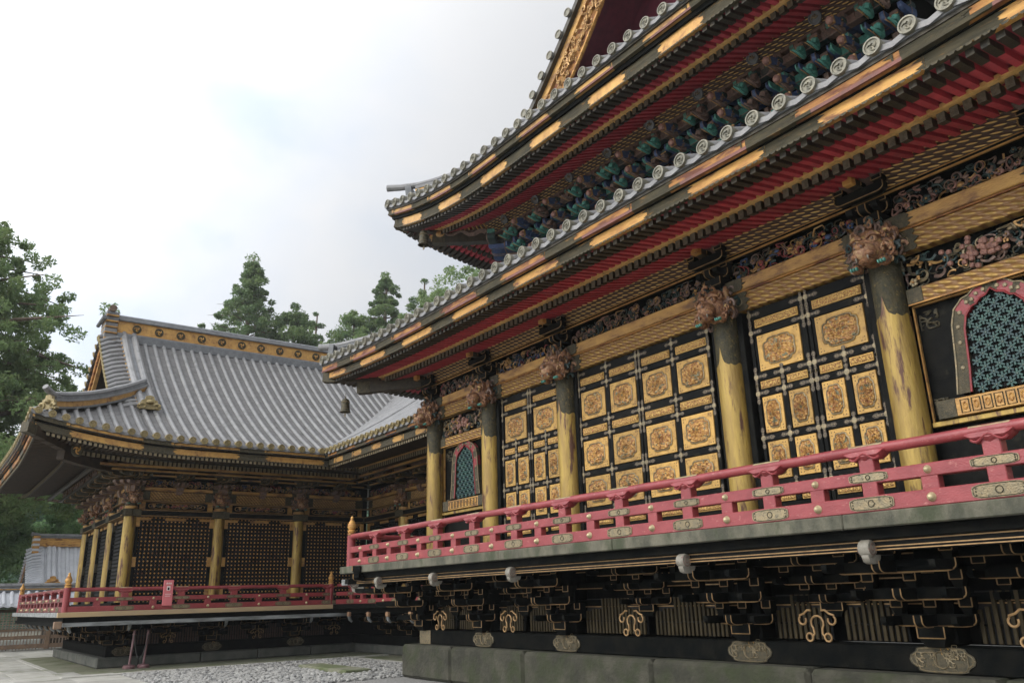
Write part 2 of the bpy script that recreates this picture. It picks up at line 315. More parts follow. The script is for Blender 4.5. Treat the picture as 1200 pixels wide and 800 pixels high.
        for j in range(n): fs.append((l, 1+(k-2)*n+(j+1) % n, 1+(k-2)*n+j))
        s.add(vs, fs, m)
    def prism(s, poly, o, u, v, depth, m):
        """polygon (a,b) in the frame o + a*u + b*v, pushed by depth along u x v"""
        o, u, v = Vector(o), Vector(u), Vector(v); w = u.cross(v)*depth; n = len(poly)
        A = [o+u*a+v*b for a, b in poly]; vs = A + [p+w for p in A]
        fs = [tuple(range(n))[::-1], tuple(range(n, 2*n))] + [(i, (i+1) % n, n+(i+1) % n, n+i) for i in range(n)]
        s.add(vs, fs, m)
    def grid(s, P, m, flip=False):
        r, c = len(P), len(P[0]); vs = [p for row in P for p in row]; fs = []
        for i in range(r-1):
            for j in range(c-1):
                f = (i*c+j, i*c+j+1, (i+1)*c+j+1, (i+1)*c+j); fs.append(f[::-1] if flip else f)
        s.add(vs, fs, m)
    def mesh(s, name, smooth=35):
        me = bpy.data.meshes.new(name); me.from_pydata(s.v, [], s.f)
        for n in s.names: me.materials.append(MATS[n])
        me.polygons.foreach_set('material_index', s.m)
        if smooth:
            me.polygons.foreach_set('use_smooth', [True]*len(s.f)); me.set_sharp_from_angle(angle=math.radians(smooth))
        me.update(); return me

WO = {}                                   # world origin, turn and scale of every object
def place(o, parent, at, rz=0.0, sc=None):
    at = Vector(at); COL.objects.link(o); sc = sc or (1, 1, 1); WO[o.name] = (at, rz, sc)
    if parent is not None:
        pa, pr, ps = WO[parent.name]; d = Matrix.Rotation(-pr, 3, 'Z') @ (at - pa)
        o.parent = parent; o.location = (d.x/ps[0], d.y/ps[1], d.z/ps[2]); o.rotation_euler = (0, 0, rz-pr)
        o.scale = (sc[0]/ps[0], sc[1]/ps[1], sc[2]/ps[2])
    else: o.location = at; o.rotation_euler = (0, 0, rz); o.scale = sc
    return o
def part(mb, name, parent, at=(0,0,0), rz=0.0, sc=None, smooth=35):
    me = mb.mesh(name, smooth) if isinstance(mb, MB) else mb
    return place(bpy.data.objects.new(name, me), parent, at, rz, sc)
def tag(o, label, cat, group=None, kind=None):
    if label: o['label'] = label
    if cat: o['category'] = cat
    if group: o['group'] = group
    if kind: o['kind'] = kind
    return o
def thing(name, at, label, cat, group=None, rz=0.0):
    o = bpy.data.objects.new(name, None); o.empty_display_size = 0.3
    place(o, None, at, rz); return tag(o, label, cat, group)
def struct(mb, name, smooth=35):
    o = part(mb, name, None, smooth=smooth); o['kind'] = 'structure'; return o

# ------------------------------------------------------------------ roofs
class Roof:
    """eave rectangle at height ze; prof(d) is the rise d metres in from the eave; hl lifts the corners within r of them"""
    def __init__(s, x0, x1, y0, y1, ze, prof, hl, r, pw=2.2):
        s.x0, s.x1, s.y0, s.y1, s.ze, s.prof, s.hl, s.r, s.pw = x0, x1, y0, y1, ze, prof, hl, r, pw
        s.S = {'S': ((x0, y0), (1, 0), (0, 1), x1-x0, 0.0), 'W': ((x0, y1), (0, -1), (1, 0), y1-y0, -PI/2),
               'E': ((x1, y0), (0, 1), (-1, 0), y1-y0, PI/2), 'N': ((x1, y1), (-1, 0), (0, -1), x1-x0, PI)}
    def lift(s, t, d):
        return s.hl*max(0, 1-max(t, 0)/s.r)**s.pw*max(0, 1-max(d, 0)/s.r)
    def xy(s, k, t, d):
        O, a, n, L, _ = s.S[k]; return O[0]+a[0]*t+n[0]*d, O[1]+a[1]*t+n[1]*d
    def P(s, k, t, d, h=0.0):                       # on the tiled surface
        L = s.S[k][3]; x, y = s.xy(k, t, d); return (x, y, s.ze+s.prof(max(d, 0))+s.lift(min(t, L-t), d)+h)
    def U(s, k, t, d, h):                           # under the eave
        L = s.S[k][3]; x, y = s.xy(k, t, d); return (x, y, s.ze+s.lift(min(t, L-t), d)+h)
    # tiled slope: pan strips between rows of round tiles
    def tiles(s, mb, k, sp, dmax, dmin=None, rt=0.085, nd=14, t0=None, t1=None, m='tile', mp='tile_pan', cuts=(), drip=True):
        L = s.S[k][3]; t0 = 0 if t0 is None else t0; t1 = L if t1 is None else t1
        n = max(1, round((t1-t0)/sp)); st = (t1-t0)/n; dmin = dmin or (lambda t, mid: 0.0)
        rows = [t0+(i+0.5)*st for i in range(n)]
        ed = [t0] + rows + [t1]
        for c in cuts: ed.append(c)
        ed = sorted(set(ed))
        for a, b in zip(ed, ed[1:]):
            if b-a < 1e-4: continue
            mid = (a+b)/2; tt = (a, mid, b); P = []
            for j in range(nd+1):
                f = j/nd
                P.append([s.P(k, t, dmin(t, mid)+(dmax(t, mid)-dmin(t, mid))*f, -0.045 if t == mid and b-a > 0.15 else 0.0) for t in tt])
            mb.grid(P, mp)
            if drip and dmin(mid, mid) == 0:
                mb.grid([[s.P(k, t, 0, (-0.045 if t == mid else 0.0)-0.07) for t in tt], P[0]], m)
        for t in rows:
            lo, hi = dmin(t, t), dmax(t, t)
            if hi-lo < 0.1: continue
            vs = []; q = 6; nn = max(3, int(nd*(hi-lo)/max(1e-3, dmax((t0+t1)/2, (t0+t1)/2))+2))
            wob = random.uniform(-0.006, 0.006)
            for j in range(nn+1):
                d = lo+(hi-lo)*j/nn
                for i in range(q+1):
                    an = PI*i/q
                    rj = rt*(1.035 if j % 2 else 0.965); vs.append(s.P(k, t+wob+rj*math.cos(an), d, rj*1.05*math.sin(an)))
            # lift is taken at the row's own offset so that rows follow the pan
            fs = [(j*(q+1)+i, j*(q+1)+i+1, (j+1)*(q+1)+i+1, (j+1)*(q+1)+i) for j in range(nn) for i in range(q)]
            fs.append(tuple(range(q+1))[::-1])
            mb.add(vs, fs, m)
        return rows
    def sweep(s, mb, k, d0, d1, h0, h1, m, ns=40, segs=None, ta=0.0, tb=1.0):
        """a board along the eave, mitred at the corners; segs = [(f0, f1, material)]"""
        L = s.S[k][3]; segs = segs or [(ta, tb, m)]
        for f0, f1, mm in segs:
            n = max(1, int(ns*(f1-f0)+0.5)); vs = []
            for i in range(n+1):
                f = f0+(f1-f0)*i/n
                for d, h in ((d0, h0), (d1, h0), (d1, h1), (d0, h1)): vs.append(s.U(k, d+(L-2*d)*f, d, h))
            fs = [(i*4+j, (i+1)*4+j, (i+1)*4+(j+1) % 4, i*4+(j+1) % 4) for i in range(n) for j in range(4)]
            fs += [(0, 1, 2, 3), (n*4+3, n*4+2, n*4+1, n*4)]
            mb.add(vs, fs, mm)
    def rafters(s, k, sp, da, db, ha, hb, w, th, mbody, mend, endlen, endcap=None, hip=True):
        """list of one mesh builder per rafter"""
        L = s.S[k][3]; n = int(L/sp); res = []; o = (L-n*sp)/2
        for i in range(n):
            t = o+(i+0.5)*sp; mt = min(t, L-t); e = min(db, mt-0.1) if hip else db
            if e <= da+0.08: continue
            mb = MB(); he = ha+(hb-ha)*(e-da)/(db-da)
            cuts = [(da, ha), (min(da+endlen, e), ha+(hb-ha)*(min(da+endlen, e)-da)/(db-da)), (e, he)]
            for (d0, h0), (d1, h1), mm in ((cuts[0], cuts[1], mend), (cuts[1], cuts[2], mbody)):
                if d1-d0 < 1e-3: continue
                g = 0.006 if mm == mend else 0
                vs = [s.U(k, t+x, d, h) for d, h in ((d0, h0), (d1, h1)) for x, h in ((-w/2-g, h-g), (w/2+g, h-g), (w/2+g, h+th), (-w/2-g, h+th))]
                mb.add(vs, [(4,5,6,7),(0,4,7,3),(1,2,6,5),(0,1,5,4),(3,7,6,2)], mm)
                if d0 == da: mb.add(vs[:4], [(0,3,2,1)], endcap or mend)
            res.append((t, mb))
        return res
    def soffit(s, mb, k, da, db, ha, hb, m, ns=40):
        L = s.S[k][3]; P = []
        for d, h in ((da, ha), (db, hb)):
            P.append([s.U(k, d+(L-2*d)*i/ns, d, h) for i in range(ns+1)])
        mb.grid(P, m, flip=True)

def eave_segments(L, period, duty, off, ma, mb_):
    """alternating gilt and bronze lengths along a fascia"""
    segs = []; p = off*period-period
    while p < L:
        a, b, c = p, p+period*duty, p+period
        for lo, hi, m in ((a, b, ma), (b, c, mb_)):
            lo, hi = max(0, lo), min(L, hi)
            if hi-lo > 1e-3: segs.append((lo/L, hi/L, m))
        p += period
    return segs

def tile_end_mesh(name, r, m):
    """round eave-end tile with a raised rim and a three-leaf crest, facing -Y"""
    b = MB()
    b.lathe([(r*0.98, -0.16), (r, 0.0), (r*0.98, 0.02), (r*0.80, 0.022), (r*0.76, 0.006), (0.002, 0.006)], (0, 0, 0), m, 18, (0, -1, 0))
    for i in range(3):
        a = PI/2+i*2*PI/3; q = []
        for f in range(9):
            t = f/8; q.append((math.cos(a+t*1.5)*r*(0.20+0.38*t), -0.012, math.sin(a+t*1.5)*r*(0.20+0.38*t)))
        b.tube(q, [r*0.19*(1-0.75*f/8) for f in range(9)], m, 5)
    return b.mesh(name, 40)

def ridge_run(b, pts, w, layers, m, top_r, mt, up=(0,0,1)):
    """a tiled ridge along pts: stacked courses (height, width factor, material) under a round cap"""
    h = 0.0
    for dh, wf, mm in layers:
        for p, q in zip(pts, pts[1:]):
            p, q = Vector(p), Vector(q); z = Vector((0, 0, h+dh/2)); b.beam(p+z, q+z, w*wf, dh*1.02, mm)
        h += dh
    b.tube([Vector(p)+Vector((0, 0, h+top_r*0.6)) for p in pts], top_r, mt, 8)
    return h

def bell(at, label, s=1.0):
    e = thing('wind_bell', at, label, 'bell', 'wind bells under the eave corners')
    b = MB()
    b.lathe([(0.02*s, 0.0), (0.075*s, -0.02*s), (0.095*s, -0.06*s), (0.10*s, -0.2*s), (0.115*s, -0.30*s), (0.135*s, -0.335*s), (0.12*s, -0.335*s), (0.085*s, -0.2*s), (0.07*s, -0.05*s), (0.004, -0.045*s)], at, 'bronze', 16)
    for h in (-0.08, -0.24): b.lathe([(0.10*s, h*s), (0.112*s, (h-0.012)*s), (0.10*s, (h-0.024)*s)], at, 'bronze_light', 16)
    part(b, 'bell_body', e, (0,0,0))
    b = MB(); a = Vector(at); b.tube([a+Vector((0.025*s*math.cos(t), 0, 0.02*s+0.028*s*math.sin(t))) for t in [i*PI/4 for i in range(8)]], 0.009*s, 'bronze', 5, True); b.beam(a+Vector((0, 0, 0.045*s)), a+Vector((0, 0, 0.13*s)), 0.012, 0.012, 'bronze')
    part(b, 'hanger', e)
    b = MB(); b.beam(a+Vector((0, 0, -0.1*s)), a+Vector((0, 0, -0.36*s)), 0.010, 0.010, 'bronze'); b.box(a.x-0.035*s, a.x+0.035*s, a.y-0.005, a.y+0.005, a.z-0.44*s, a.z-0.36*s, 'bronze_light')
    part(b, 'clapper', e)
    return e

# ------------------------------------------------------------------ carving
def vines(b, L, H, seed, pal, n, depth=0.07, r=0.018, blobs=True, y0=0.0):
    """openwork relief of scrolling stems, leaves and blossoms filling L x H (x along, z up, towards -y)"""
    R = random.Random(seed)
    for i in range(n):
        x = R.uniform(0.02, L-0.02); z = R.uniform(0.04, H-0.04); a = R.uniform(0, 2*PI); cur = R.choice((-1, 1))*R.uniform(6, 16); q = []; y = y0-R.uniform(0, depth)
        stp = R.uniform(0.022, 0.038)
        for k in range(11):
            q.append((min(max(x, 0.01), L-0.01), y, min(max(z, 0.012), H-0.012)))
            x += math.cos(a)*stp; z += math.sin(a)*stp; a += cur*stp*(1+0.12*k); y = max(y0-depth, min(y0, y+R.uniform(-0.012, 0.012)))
        rr = r*R.uniform(0.6, 1.25); b.tube(q, [rr*(1-0.07*k) for k in range(11)], R.choice(pal), 5)
    if blobs:
        for i in range(int(n*0.45)):
            x = R.uniform(0.05, max(0.06, L-0.05)); z = R.uniform(0.05, H-0.05); y = y0-depth*R.uniform(0.5, 1.05); m = R.choice(pal); s = R.uniform(0.020, 0.036)
            if R.random() < 0.5:
                for k in range(5):
                    t = k*2*PI/5+R.random(); b.ball((x+s*math.cos(t), y, z+s*math.sin(t)), (s*0.75, s*0.5, s*0.75), m, 6, 4)
                b.ball((x, y-0.012, z), s*0.5, 'carve_gold', 5, 3)
            else: b.ball((x, y, z), (s*R.uniform(0.8, 2.0), s*0.8, s*R.uniform(0.7, 1.2)), m, 6, 4)
PAL_FLOWER = ['teal_dark', 'umber', 'carve_gold', 'pink_paint', 'teal_dark', 'umber', 'bronze']
PAL_BIRD = ['teal_dark', 'umber', 'carve_red', 'carve_gold', 'blue', 'bronze', 'carve_gold']
PAL_GOLD = ['carve_gold', 'carve_gold', 'umber', 'gold', 'copper_head']

def lobed(w, h, n=64, k=0.09):
    """quatrefoil-like medallion outline"""
    q = []
    for i in range(n):
        t = 2*PI*i/n; s = 1.0-0.13*sum(math.exp(-((t-c0)/0.10)**2) for c0 in (PI/4, 3*PI/4, 5*PI/4, 7*PI/4))-0.035*sum(math.exp(-((abs(t-c0))/0.10)**2) for c0 in (0, PI/2, PI, 3*PI/2, 2*PI))
        c, d = math.cos(t), math.sin(t)
        e = (abs(c)**3.6+abs(d)**3.6)**(-1/3.6)
        q.append((w*c*e*s, h*d*e*s))
    return q
def relief_panel(name, w, h, seed, mw=0.36, mh=0.36):
    """gilt plate carrying a carved medallion: rim, sunk ground and modelled figure; faces -Y, origin at its middle"""
    b = MB(); R = np.random.RandomState(seed)
    b.box(-w/2, w/2, -0.012, 0.02, -h/2, h/2, 'gold_panel', 0.006)
    a, c = w*mw, h*mh; out = lobed(a, c)
    b.tube([(x, -0.014, z) for x, z in out], 0.011, 'bronze_light', 5, True)
    b.tube([(x*1.07, -0.013, z*1.07) for x, z in out], 0.006, 'gold_panel', 4, True)
    nr, na = 17, 64; ph = R.uniform(0, 6.28, 14); fr = R.uniform(8, 30, (14, 2))*R.choice([-1, 1], (14, 2)); am = R.uniform(0.3, 1, 14)
    P = []
    for i in range(nr+1):
        f = 1-i/nr; row = []
        for j in range(na+1):
            x, z = out[j % na]; x *= f*0.95; z *= f*0.95
            s = sum(am[k]*math.sin(fr[k][0]*x/ (a+c)*1.9+fr[k][1]*z/(a+c)*1.9+ph[k]+1.6*math.sin(fr[k-1][1]*x/(a+c)+ph[k-1])) for k in range(7))
            y = -0.014-0.022*abs(math.sin(s*1.15))-0.012*(1-f*f)
            if i == 0: y = -0.0125
            row.append((x, y, z))
        P.append(row)
    b.grid(P, 'gold_relief')
    for sx in (-1, 1):
        for sz in (-1, 1):
            for dx, dz in ((0, 0), (0.045, 0), (0, 0.045)):
                b.ball((sx*(w/2-0.04-dx), -0.012, sz*(h/2-0.04-dz)), (0.009, 0.005, 0.009), 'bronze', 6, 3)
    return b.mesh(name, 40)
def strip_panel(name, w, h, seed):
    b = MB(); b.box(-w/2, w/2, -0.008, 0.02, -h/2, h/2, 'gold_panel', 0.004)
    R = random.Random(seed); ph = R.uniform(0, 9)
    n = max(24, int(w*80)); m = 6; P = []
    for i in range(m+1):
        z = -h/2+0.014+(h-0.028)*i/m
        P.append([(-w/2+0.014+(w-0.028)*j/n, -0.009-0.016*abs(math.sin(11*j/n*w*5+3.2*math.sin(i*1.1+ph)+R.uniform(-.5, .5)))*(0 < i < m), z) for j in range(n+1)])
    b.grid(P, 'gold_strip', True)
    return b.mesh(name, 30)

def beast_head(name, seed, ma='copper_head', mb_='head_pale', s=1.0):
    """carved guardian-beast beam end, looking towards -Y, top of the head at z=0.5; one modelled mass with mane, brow, eyes, muzzle, fangs and paws"""
    b = MB(); R = random.Random(seed)
    def bl(c, r, m, n=9, k=6): b.ball([x*s for x in c], [x*s for x in r] if isinstance(r, tuple) else r*s, m, n, k)
    bl((0, 0.06, 0.26), (0.24, 0.26, 0.25), ma, 12, 8)          # skull
    bl((0, -0.20, 0.16), (0.15, 0.17, 0.12), mb_, 10, 7)        # muzzle
    bl((0, -0.33, 0.20), (0.085, 0.06, 0.05), ma)               # nose
    for x in (-1, 1):
        bl((x*0.05, -0.365, 0.185), 0.022, 'umber', 6, 4)       # nostril
        bl((x*0.12, -0.15, 0.305), (0.055, 0.05, 0.05), mb_)    # eye
        bl((x*0.125, -0.195, 0.305), 0.024, 'umber', 6, 4)
        b.tube([(x*s*(0.03+0.05*i), s*(-0.17-0.015*math.sin(i)), s*(0.345+0.03*math.sin(i*0.9))) for i in range(5)], [0.028*s, 0.034*s, 0.032*s, 0.026*s, 0.012*s], ma, 6)
        bl((x*0.24, 0.02, 0.40), (0.05, 0.05, 0.11), ma)        # ear
        bl((x*0.10, -0.25, 0.11), (0.07, 0.09, 0.045), ma)      # lip
        b.lathe([(0.017*s, 0), (0.012*s, -0.03*s), (0.001, -0.06*s)], (x*0.085*s, -0.30*s, 0.09*s), 'white_paint', 6)
        bl((x*0.20, -0.10, 0.02), (0.07, 0.10, 0.055), ma)      # paw
        for k in (-1, 0, 1): bl((x*0.20+k*0.04, -0.19, 0.005), (0.021, 0.035, 0.025), 'teal', 6, 4)
    bl((0, -0.18, 0.045), (0.12, 0.13, 0.04), ma)               # jaw
    for i in range(60):                                         # mane of curls
        a = R.uniform(-0.7, PI+0.7); rr = R.uniform(0.25, 0.36); y = R.uniform(-0.10, 0.26)
        c = (rr*math.cos(a), y, 0.24+rr*0.95*math.sin(a)); q = []
        for k in range(8):
            t = k*0.85; u = 0.068*(1-k/9.5); q.append(((c[0]+u*math.cos(t+i))*s, (c[1]-0.012*k)*s, (c[2]+u*math.sin(t+i))*s))
        b.tube(q, [0.027*s*(1-0.08*k) for k in range(8)], R.choice([ma, ma, mb_, 'teal_dark', 'umber']), 5)
    return b.mesh(name, 60)

def arm(b, c, half, h, th, ax, m, edge=None, er=0.011, cut=0.5):
    """a boat-shaped bracket arm along ax ('x' or 'y') centred on c, its face outlined in gilt"""
    def pt(u, v, w): return (c[0]+u, c[1]+w, c[2]+v) if ax == 'x' else (c[0]+w, c[1]+u, c[2]+v)
    k = h*0.85; pl = [(-half, h)]
    for i in range(5):
        t = i/4*PI/2; pl.append((-half+k-k*math.cos(t), h*cut-h*cut*math.sin(t)))
    pr = [(-x, z) for x, z in pl[::-1]]; poly = pl+pr; n = len(poly)
    A = [pt(u, v, -th/2) for u, v in poly]; B = [pt(u, v, th/2) for u, v in poly]
    b.add(A+B, [tuple(range(n)), tuple(range(n, 2*n))[::-1]]+[(i, n+i, n+(i+1) % n, (i+1) % n) for i in range(n)], m)
    if edge:
        for w in ((-th/2,) if ax == 'x' else (-th/2, th/2)):
            b.tube([pt(u, v, w) for u, v in poly], er, edge, 4)
def block(b, c, w, h, m, edge=None, er=0.010):
    """bearing block: square top on a waisted foot"""
    x, y, z = c; k = h*0.45
    vs = [(x+i*w*f/2, y+j*w*f/2, z+hh) for hh, f in ((0, 0.62), (k, 1.0), (h, 1.0)) for i, j in ((-1,-1),(1,-1),(1,1),(-1,1))]
    fs = [(3,2,1,0), (8,9,10,11)]+[(r*4+i, r*4+(i+1) % 4, (r+1)*4+(i+1) % 4, (r+1)*4+i) for r in (0, 1) for i in range(4)]
    b.add(vs, fs, m)
    if edge:
        for i in (-1, 1): b.tube([(x+i*w/2, y-w/2, z+k), (x+i*w/2, y-w/2, z+h)], er, edge, 4)
        b.tube([(x-w/2, y-w/2, z+k), (x+w/2, y-w/2, z+k)], er*0.8, edge, 4)
def bracket_mesh(name, n, hs, ys, w0, dw, ah, th, m, edge=None, er=0.011, nose=None, foot=True, mats=None):
    """stepped bracket set projecting towards -y from the wall plane y=0, n steps"""
    b = MB()
    if foot: block(b, (0, 0, -0.22), 0.30, 0.22, m, edge, er)
    for i in range(n+1):
        y, z = -i*ys, i*hs; w = w0+dw*i
        mm = m if not mats else mats[i % len(mats)]
        arm(b, (0, y, z), w, ah, th, 'x', mm, edge, er)
        for u in (-w+0.07, 0, w-0.07): block(b, (u, y, z+ah), 0.135, hs-ah+0.01, m if not mats else mats[(i+1) % len(mats)], edge, er)
        if i < n:
            arm(b, (0, -(i+1)*ys*0.5+0.1, z-0.004), (i+1)*ys*0.5+0.14, ah, th*0.9, 'y', mm, edge, er)
            for dx in (-w+0.07, w-0.07): arm(b, (dx, y-ys*0.5, z+0.01), ys*0.5+0.05, ah*0.8, th*0.7, 'y', mm, None)
    return b.mesh(name, 35)

# ================================================================== ground
def g_struct(name, x0, x1, y0, y1, z, m, thick=0.0):
    b = MB()
    if thick: b.box(x0, x1, y0, y1, z-thick, z, m, 0.012)
    else: b.add([(x0,y0,z),(x1,y0,z),(x1,y1,z),(x0,y1,z)], [(0,1,2,3)], m)
    return struct(b, name)
g_struct('ground', -260, 120, -150, 170, -0.06, 'earth')

# ================================================================== the mausoleum hall (near, right)
HX = [-16.1, -13.82, -11.29, -7.46, -4.88, -2.6]
YW, YB, FL = 9.56, 24.2, 2.33
hall = thing('mausoleum_hall', (-9.35, 16.9, 0), 'large two tiered black, gold and red hall with long red railed veranda, nearest building', 'shrine hall')

# stone podium
b = MB(); R = random.Random(3); x = -16.62
cuts = [-16.62, -14.62, -12.2, -9.05, -6.4, -4.2, -2.0]
for a, c in zip(cuts, cuts[1:]):
    b.box(a+0.004, c-0.004, 9.02+R.uniform(-0.008, 0.008), 10.2, 0.0, 0.665+R.uniform(-0.006, 0.004), 'stone_moss', 0.055)
b.box(-16.60, -15.5, 10.21, 24.4, 0, 0.66, 'stone_moss', 0.05); b.box(-3.2, -2.03, 10.21, 24.4, 0, 0.66, 'stone_moss', 0.05)
part(b, 'stone_podium', hall)
# ground beam and its gilt-bronze fittings
b = MB(); b.box(-16.28, -2.42, 9.30, 9.62, 0.667, 0.95, 'black_wood', 0.015); b.box(-16.28, -15.98, 9.63, 24.1, 0.667, 0.95, 'black_wood', 0.015); b.box(-2.72, -2.42, 9.63, 24.1, 0.667, 0.95, 'black_wood', 0.015)
beam_o = part(b, 'ground_beam', hall)
def fitting_mesh(name, w, h, m='bronze', m2='bronze_light'):
    b = MB(); q = []
    for i in range(40):
        t = 2*PI*i/40; c, s = math.cos(t), math.sin(t); r = 1+0.10*math.cos(6*t)*abs(c)
        q.append((w/2*(abs(c)**0.55)*(1 if c > 0 else -1)*r, h/2*(abs(s)**0.6)*(1 if s > 0 else -1)))
    b.prism(q[::-1], (0, 0, 0), (1, 0, 0), (0, 0, 1), -0.014, m) if False else b.prism(q, (0, 0, 0), (1, 0, 0), (0, 0, 1), 0.014, m)
    b.tube([(x*0.93, -0.014, z*0.90) for x, z in q], 0.006, m2, 4, True)
    b.tube([(0.16*h*2*math.cos(t), -0.016, 0.16*h*2*math.sin(t)) for t in [i*PI/8 for i in range(16)]], 0.009, m2, 4, True)
    vines(b, w*0.3, h*0.62, 5, [m2, m2, 'gold'], 9, 0.012, 0.007, False, -0.014); k = len(b.v)
    return b
fm = fitting_mesh('beam_fitting', 0.66, 0.27)
vs = fm.v[:]; fm_me = MB()
fm_me = fitting_mesh('beam_fitting', 0.66, 0.27)
for sx in (-1,):
    e = MB(); vines(e, 0.24, 0.17, 8, ['bronze_light', 'gold', 'bronze_light'], 12, 0.012, 0.007, False, -0.014)
    fm_me.add([(p[0]-0.29, p[1], p[2]-0.085) for p in e.v], e.f, 'bronze_light'); fm_me.add([(p[0]+0.05, p[1], p[2]-0.085) for p in e.v], e.f, 'bronze_light')
fm_me = fm_me.mesh('beam_fitting')
for x in HX[1:]: part(fm_me, 'beam_fitting', beam_o, (x, 9.298, 0.81))
b = MB(); b.box(-16.295, -15.84, 9.285, 9.299, 0.67, 0.945, 'bronze_light', 0.004); b.box(-16.295, -16.282, 9.285, 9.64, 0.67, 0.945, 'bronze_light', 0.004); part(b, 'beam_fitting', beam_o)

# under the veranda: black posts, back wall, tie rails with gilt lines
b = MB(); b.box(-16.0, -2.7, 9.70, 9.80, 0.95, FL-0.15, 'black_wood'); b.box(-16.0, -15.9, 9.80, 24, 0.95, 6.5, 'black_wood'); b.box(-2.8, -2.7, 9.80, 24, 0.95, 6.5, 'black_wood'); b.box(-16, -2.7, 23.9, 24, 0.95, 6.5, 'black_wood')
part(b, 'under_wall', hall)
for x in HX:
    b = MB(); b.box(x-0.17, x+0.17, 9.36, 9.70, 0.95, FL-0.16, 'black_wood', 0.03); part(b, 'under_post', hall)
for z in (1.50, 1.79, 2.06):
    b = MB()
    b.box(-16.2, -2.4, 9.44, 9.56, z-0.11, z, 'black_wood', 0.006); b.box(-16.2, -2.4, 9.43, 9.442, z-0.115, z-0.099, 'dark_edge'); part(b, 'tie_rail', hall)
# slatted openings between the brackets, each with a stepped cloud-shaped black surround
def slat_panel(x0, x1, z0, z1, y, m='slat'):
    b = MB(); b.box(x0, x1, y+0.05, y+0.07, z0, z1, 'void')
    n = max(3, int((x1-x0)/0.075)); st = (x1-x0)/n
    for i in range(n):
        xx = x0+(i+0.5)*st; f = abs((xx-(x0+x1)/2)/((x1-x0)/2)); zt = z1-(z1-z0)*(0.0 if f < 0.42 else 0.30 if f < 0.8 else 0.36)
        b.box(xx-st*0.27, xx+st*0.27, y, y+0.035, z0, zt, m, 0.004)
    b.box(x0, x1, y+0.004, y+0.03, z0+(z1-z0)*0.33, z0+(z1-z0)*0.37, 'black_wood')
    return b
for a, c in zip(HX, HX[1:]):
    w = (c-a); n = 2
    for i in range(n):
        u0 = a+0.30+(w-0.60)*i/n; u1 = a+0.30+(w-0.60)*(i+1)/n
        part(slat_panel(u0+0.10, u1-0.10, 0.98, 1.52, 9.40), 'slat_panel', hall)
# stepped brackets under the veranda with gilt outlines
EDGE = 'dark_edge'
big = MB(); 
kb = bracket_mesh('veranda_bracket', 3, 0.285, 0.33, 0.46, 0.11, 0.125, 0.095, 'black_wood', 'edge_tan', 0.0075)
def nose_mesh():
    b = MB()                                   # scrolled trunk end, painted white, a dark spiral on each cheek
    b.lathe([(0.05, -0.082), (0.098, -0.078), (0.112, -0.055), (0.114, 0.055), (0.098, 0.078), (0.05, 0.082)], (0, -0.02, 0.02), 'white_paint', 20, (1, 0, 0))
    for s in (-1, 1):
        sp = []
        for i in range(26):
            t = i/25*2*PI*1.6; r = 0.094-0.076*i/25; sp.append((s*0.081, -0.02-r*math.cos(t), 0.02-r*math.sin(t)))
        b.tube(sp, 0.010, 'umber', 5)
        b.tube([(s*0.07, 0.09+0.045*i, 0.075-0.03*math.sin(i*1.4)) for i in range(9)], 0.013, 'bronze_light', 5)
    q = [(-0.10, -0.03), (-0.13, -0.10), (-0.10, -0.17), (-0.02, -0.20), (0.10, -0.19), (0.16, -0.12), (0.18, -0.03), (0.08, 0.0)]
    b.prism([(-y, z) for y, z in q], (-0.05, 0, 0.01), (0, -1, 0), (0, 0, 1), 0.10, 'umber') if False else b.prism(q, (0.05, 0.03, 0.02), (0, 1, 0), (0, 0, 1), -0.10, 'white_paint')
    b.box(-0.065, 0.065, 0.06, 0.6, -0.06, 0.11, 'black_lacquer', 0.01)
    return b.mesh('bracket_nose', 50)
nose = nose_mesh()
def scroll_mesh():
    b = MB()
    def q(pts, r): b.tube([(x, 0, z) for x, z in pts], r, 'edge_tan', 6)
    def arc(cx, cz, r, a0, a1, n=9): return [(cx+r*math.cos(a0+(a1-a0)*i/n), cz+r*math.sin(a0+(a1-a0)*i/n)) for i in range(n+1)]
    q(arc(0, -0.09, 0.085, -0.25*PI, 1.25*PI), 0.013)
    for s in (-1, 1):
        q([(s*x, z) for x, z in [(0.06, -0.15), (0.055, -0.21), (0.085, -0.245)]+arc(0.125, -0.25, 0.045, PI, 2.9*PI, 12)], 0.013)
        q([(s*x, z) for x, z in [(0.07, 0.055), (0.12, 0.06), (0.17, 0.02), (0.235, 0.0)]+arc(0.20, -0.055, 0.05, 0.9, -3.6, 12)], 0.013)
    return b.mesh('scroll_ornament', 50)
scr = scroll_mesh()
mids = []
for a, c in zip(HX, HX[1:]):
    mids += [(a+c)/2]
for x in HX:
    o = part(kb, 'veranda_bracket', hall, (x, 9.30, 1.16)); part(nose, 'bracket_nose', o, (x, 8.18, 1.96), 0, (0.80, 0.8, 0.8))
for x in mids:
    mm = kb
    o = part(mm, 'veranda_bracket', hall, (x, 9.44, 1.42), sc=(1, 0.72, 0.78)); part(scr, 'scroll_ornament', o, (x, 9.00, 1.28), sc=(1.0, 1, 1.0))
kc = part(kb, 'veranda_bracket', hall, (-16.25, 9.56, 1.16), rz=-PI/2); part(nose, 'bracket_nose', kc, (-17.25, 9.56, 1.96), rz=-PI/2)
kc = part(kb, 'veranda_bracket', hall, (-16.25, 9.40, 1.16), rz=-PI/4, sc=(1, 1.35, 1)); part(nose, 'bracket_nose', kc, (-17.35, 8.25, 1.94), rz=-PI/4)
kc = part(kb, 'veranda_bracket', hall, (-16.25, 11.6, 1.16), rz=-PI/2); part(nose, 'bracket_nose', kc, (-17.25, 11.6, 1.96), rz=-PI/2)

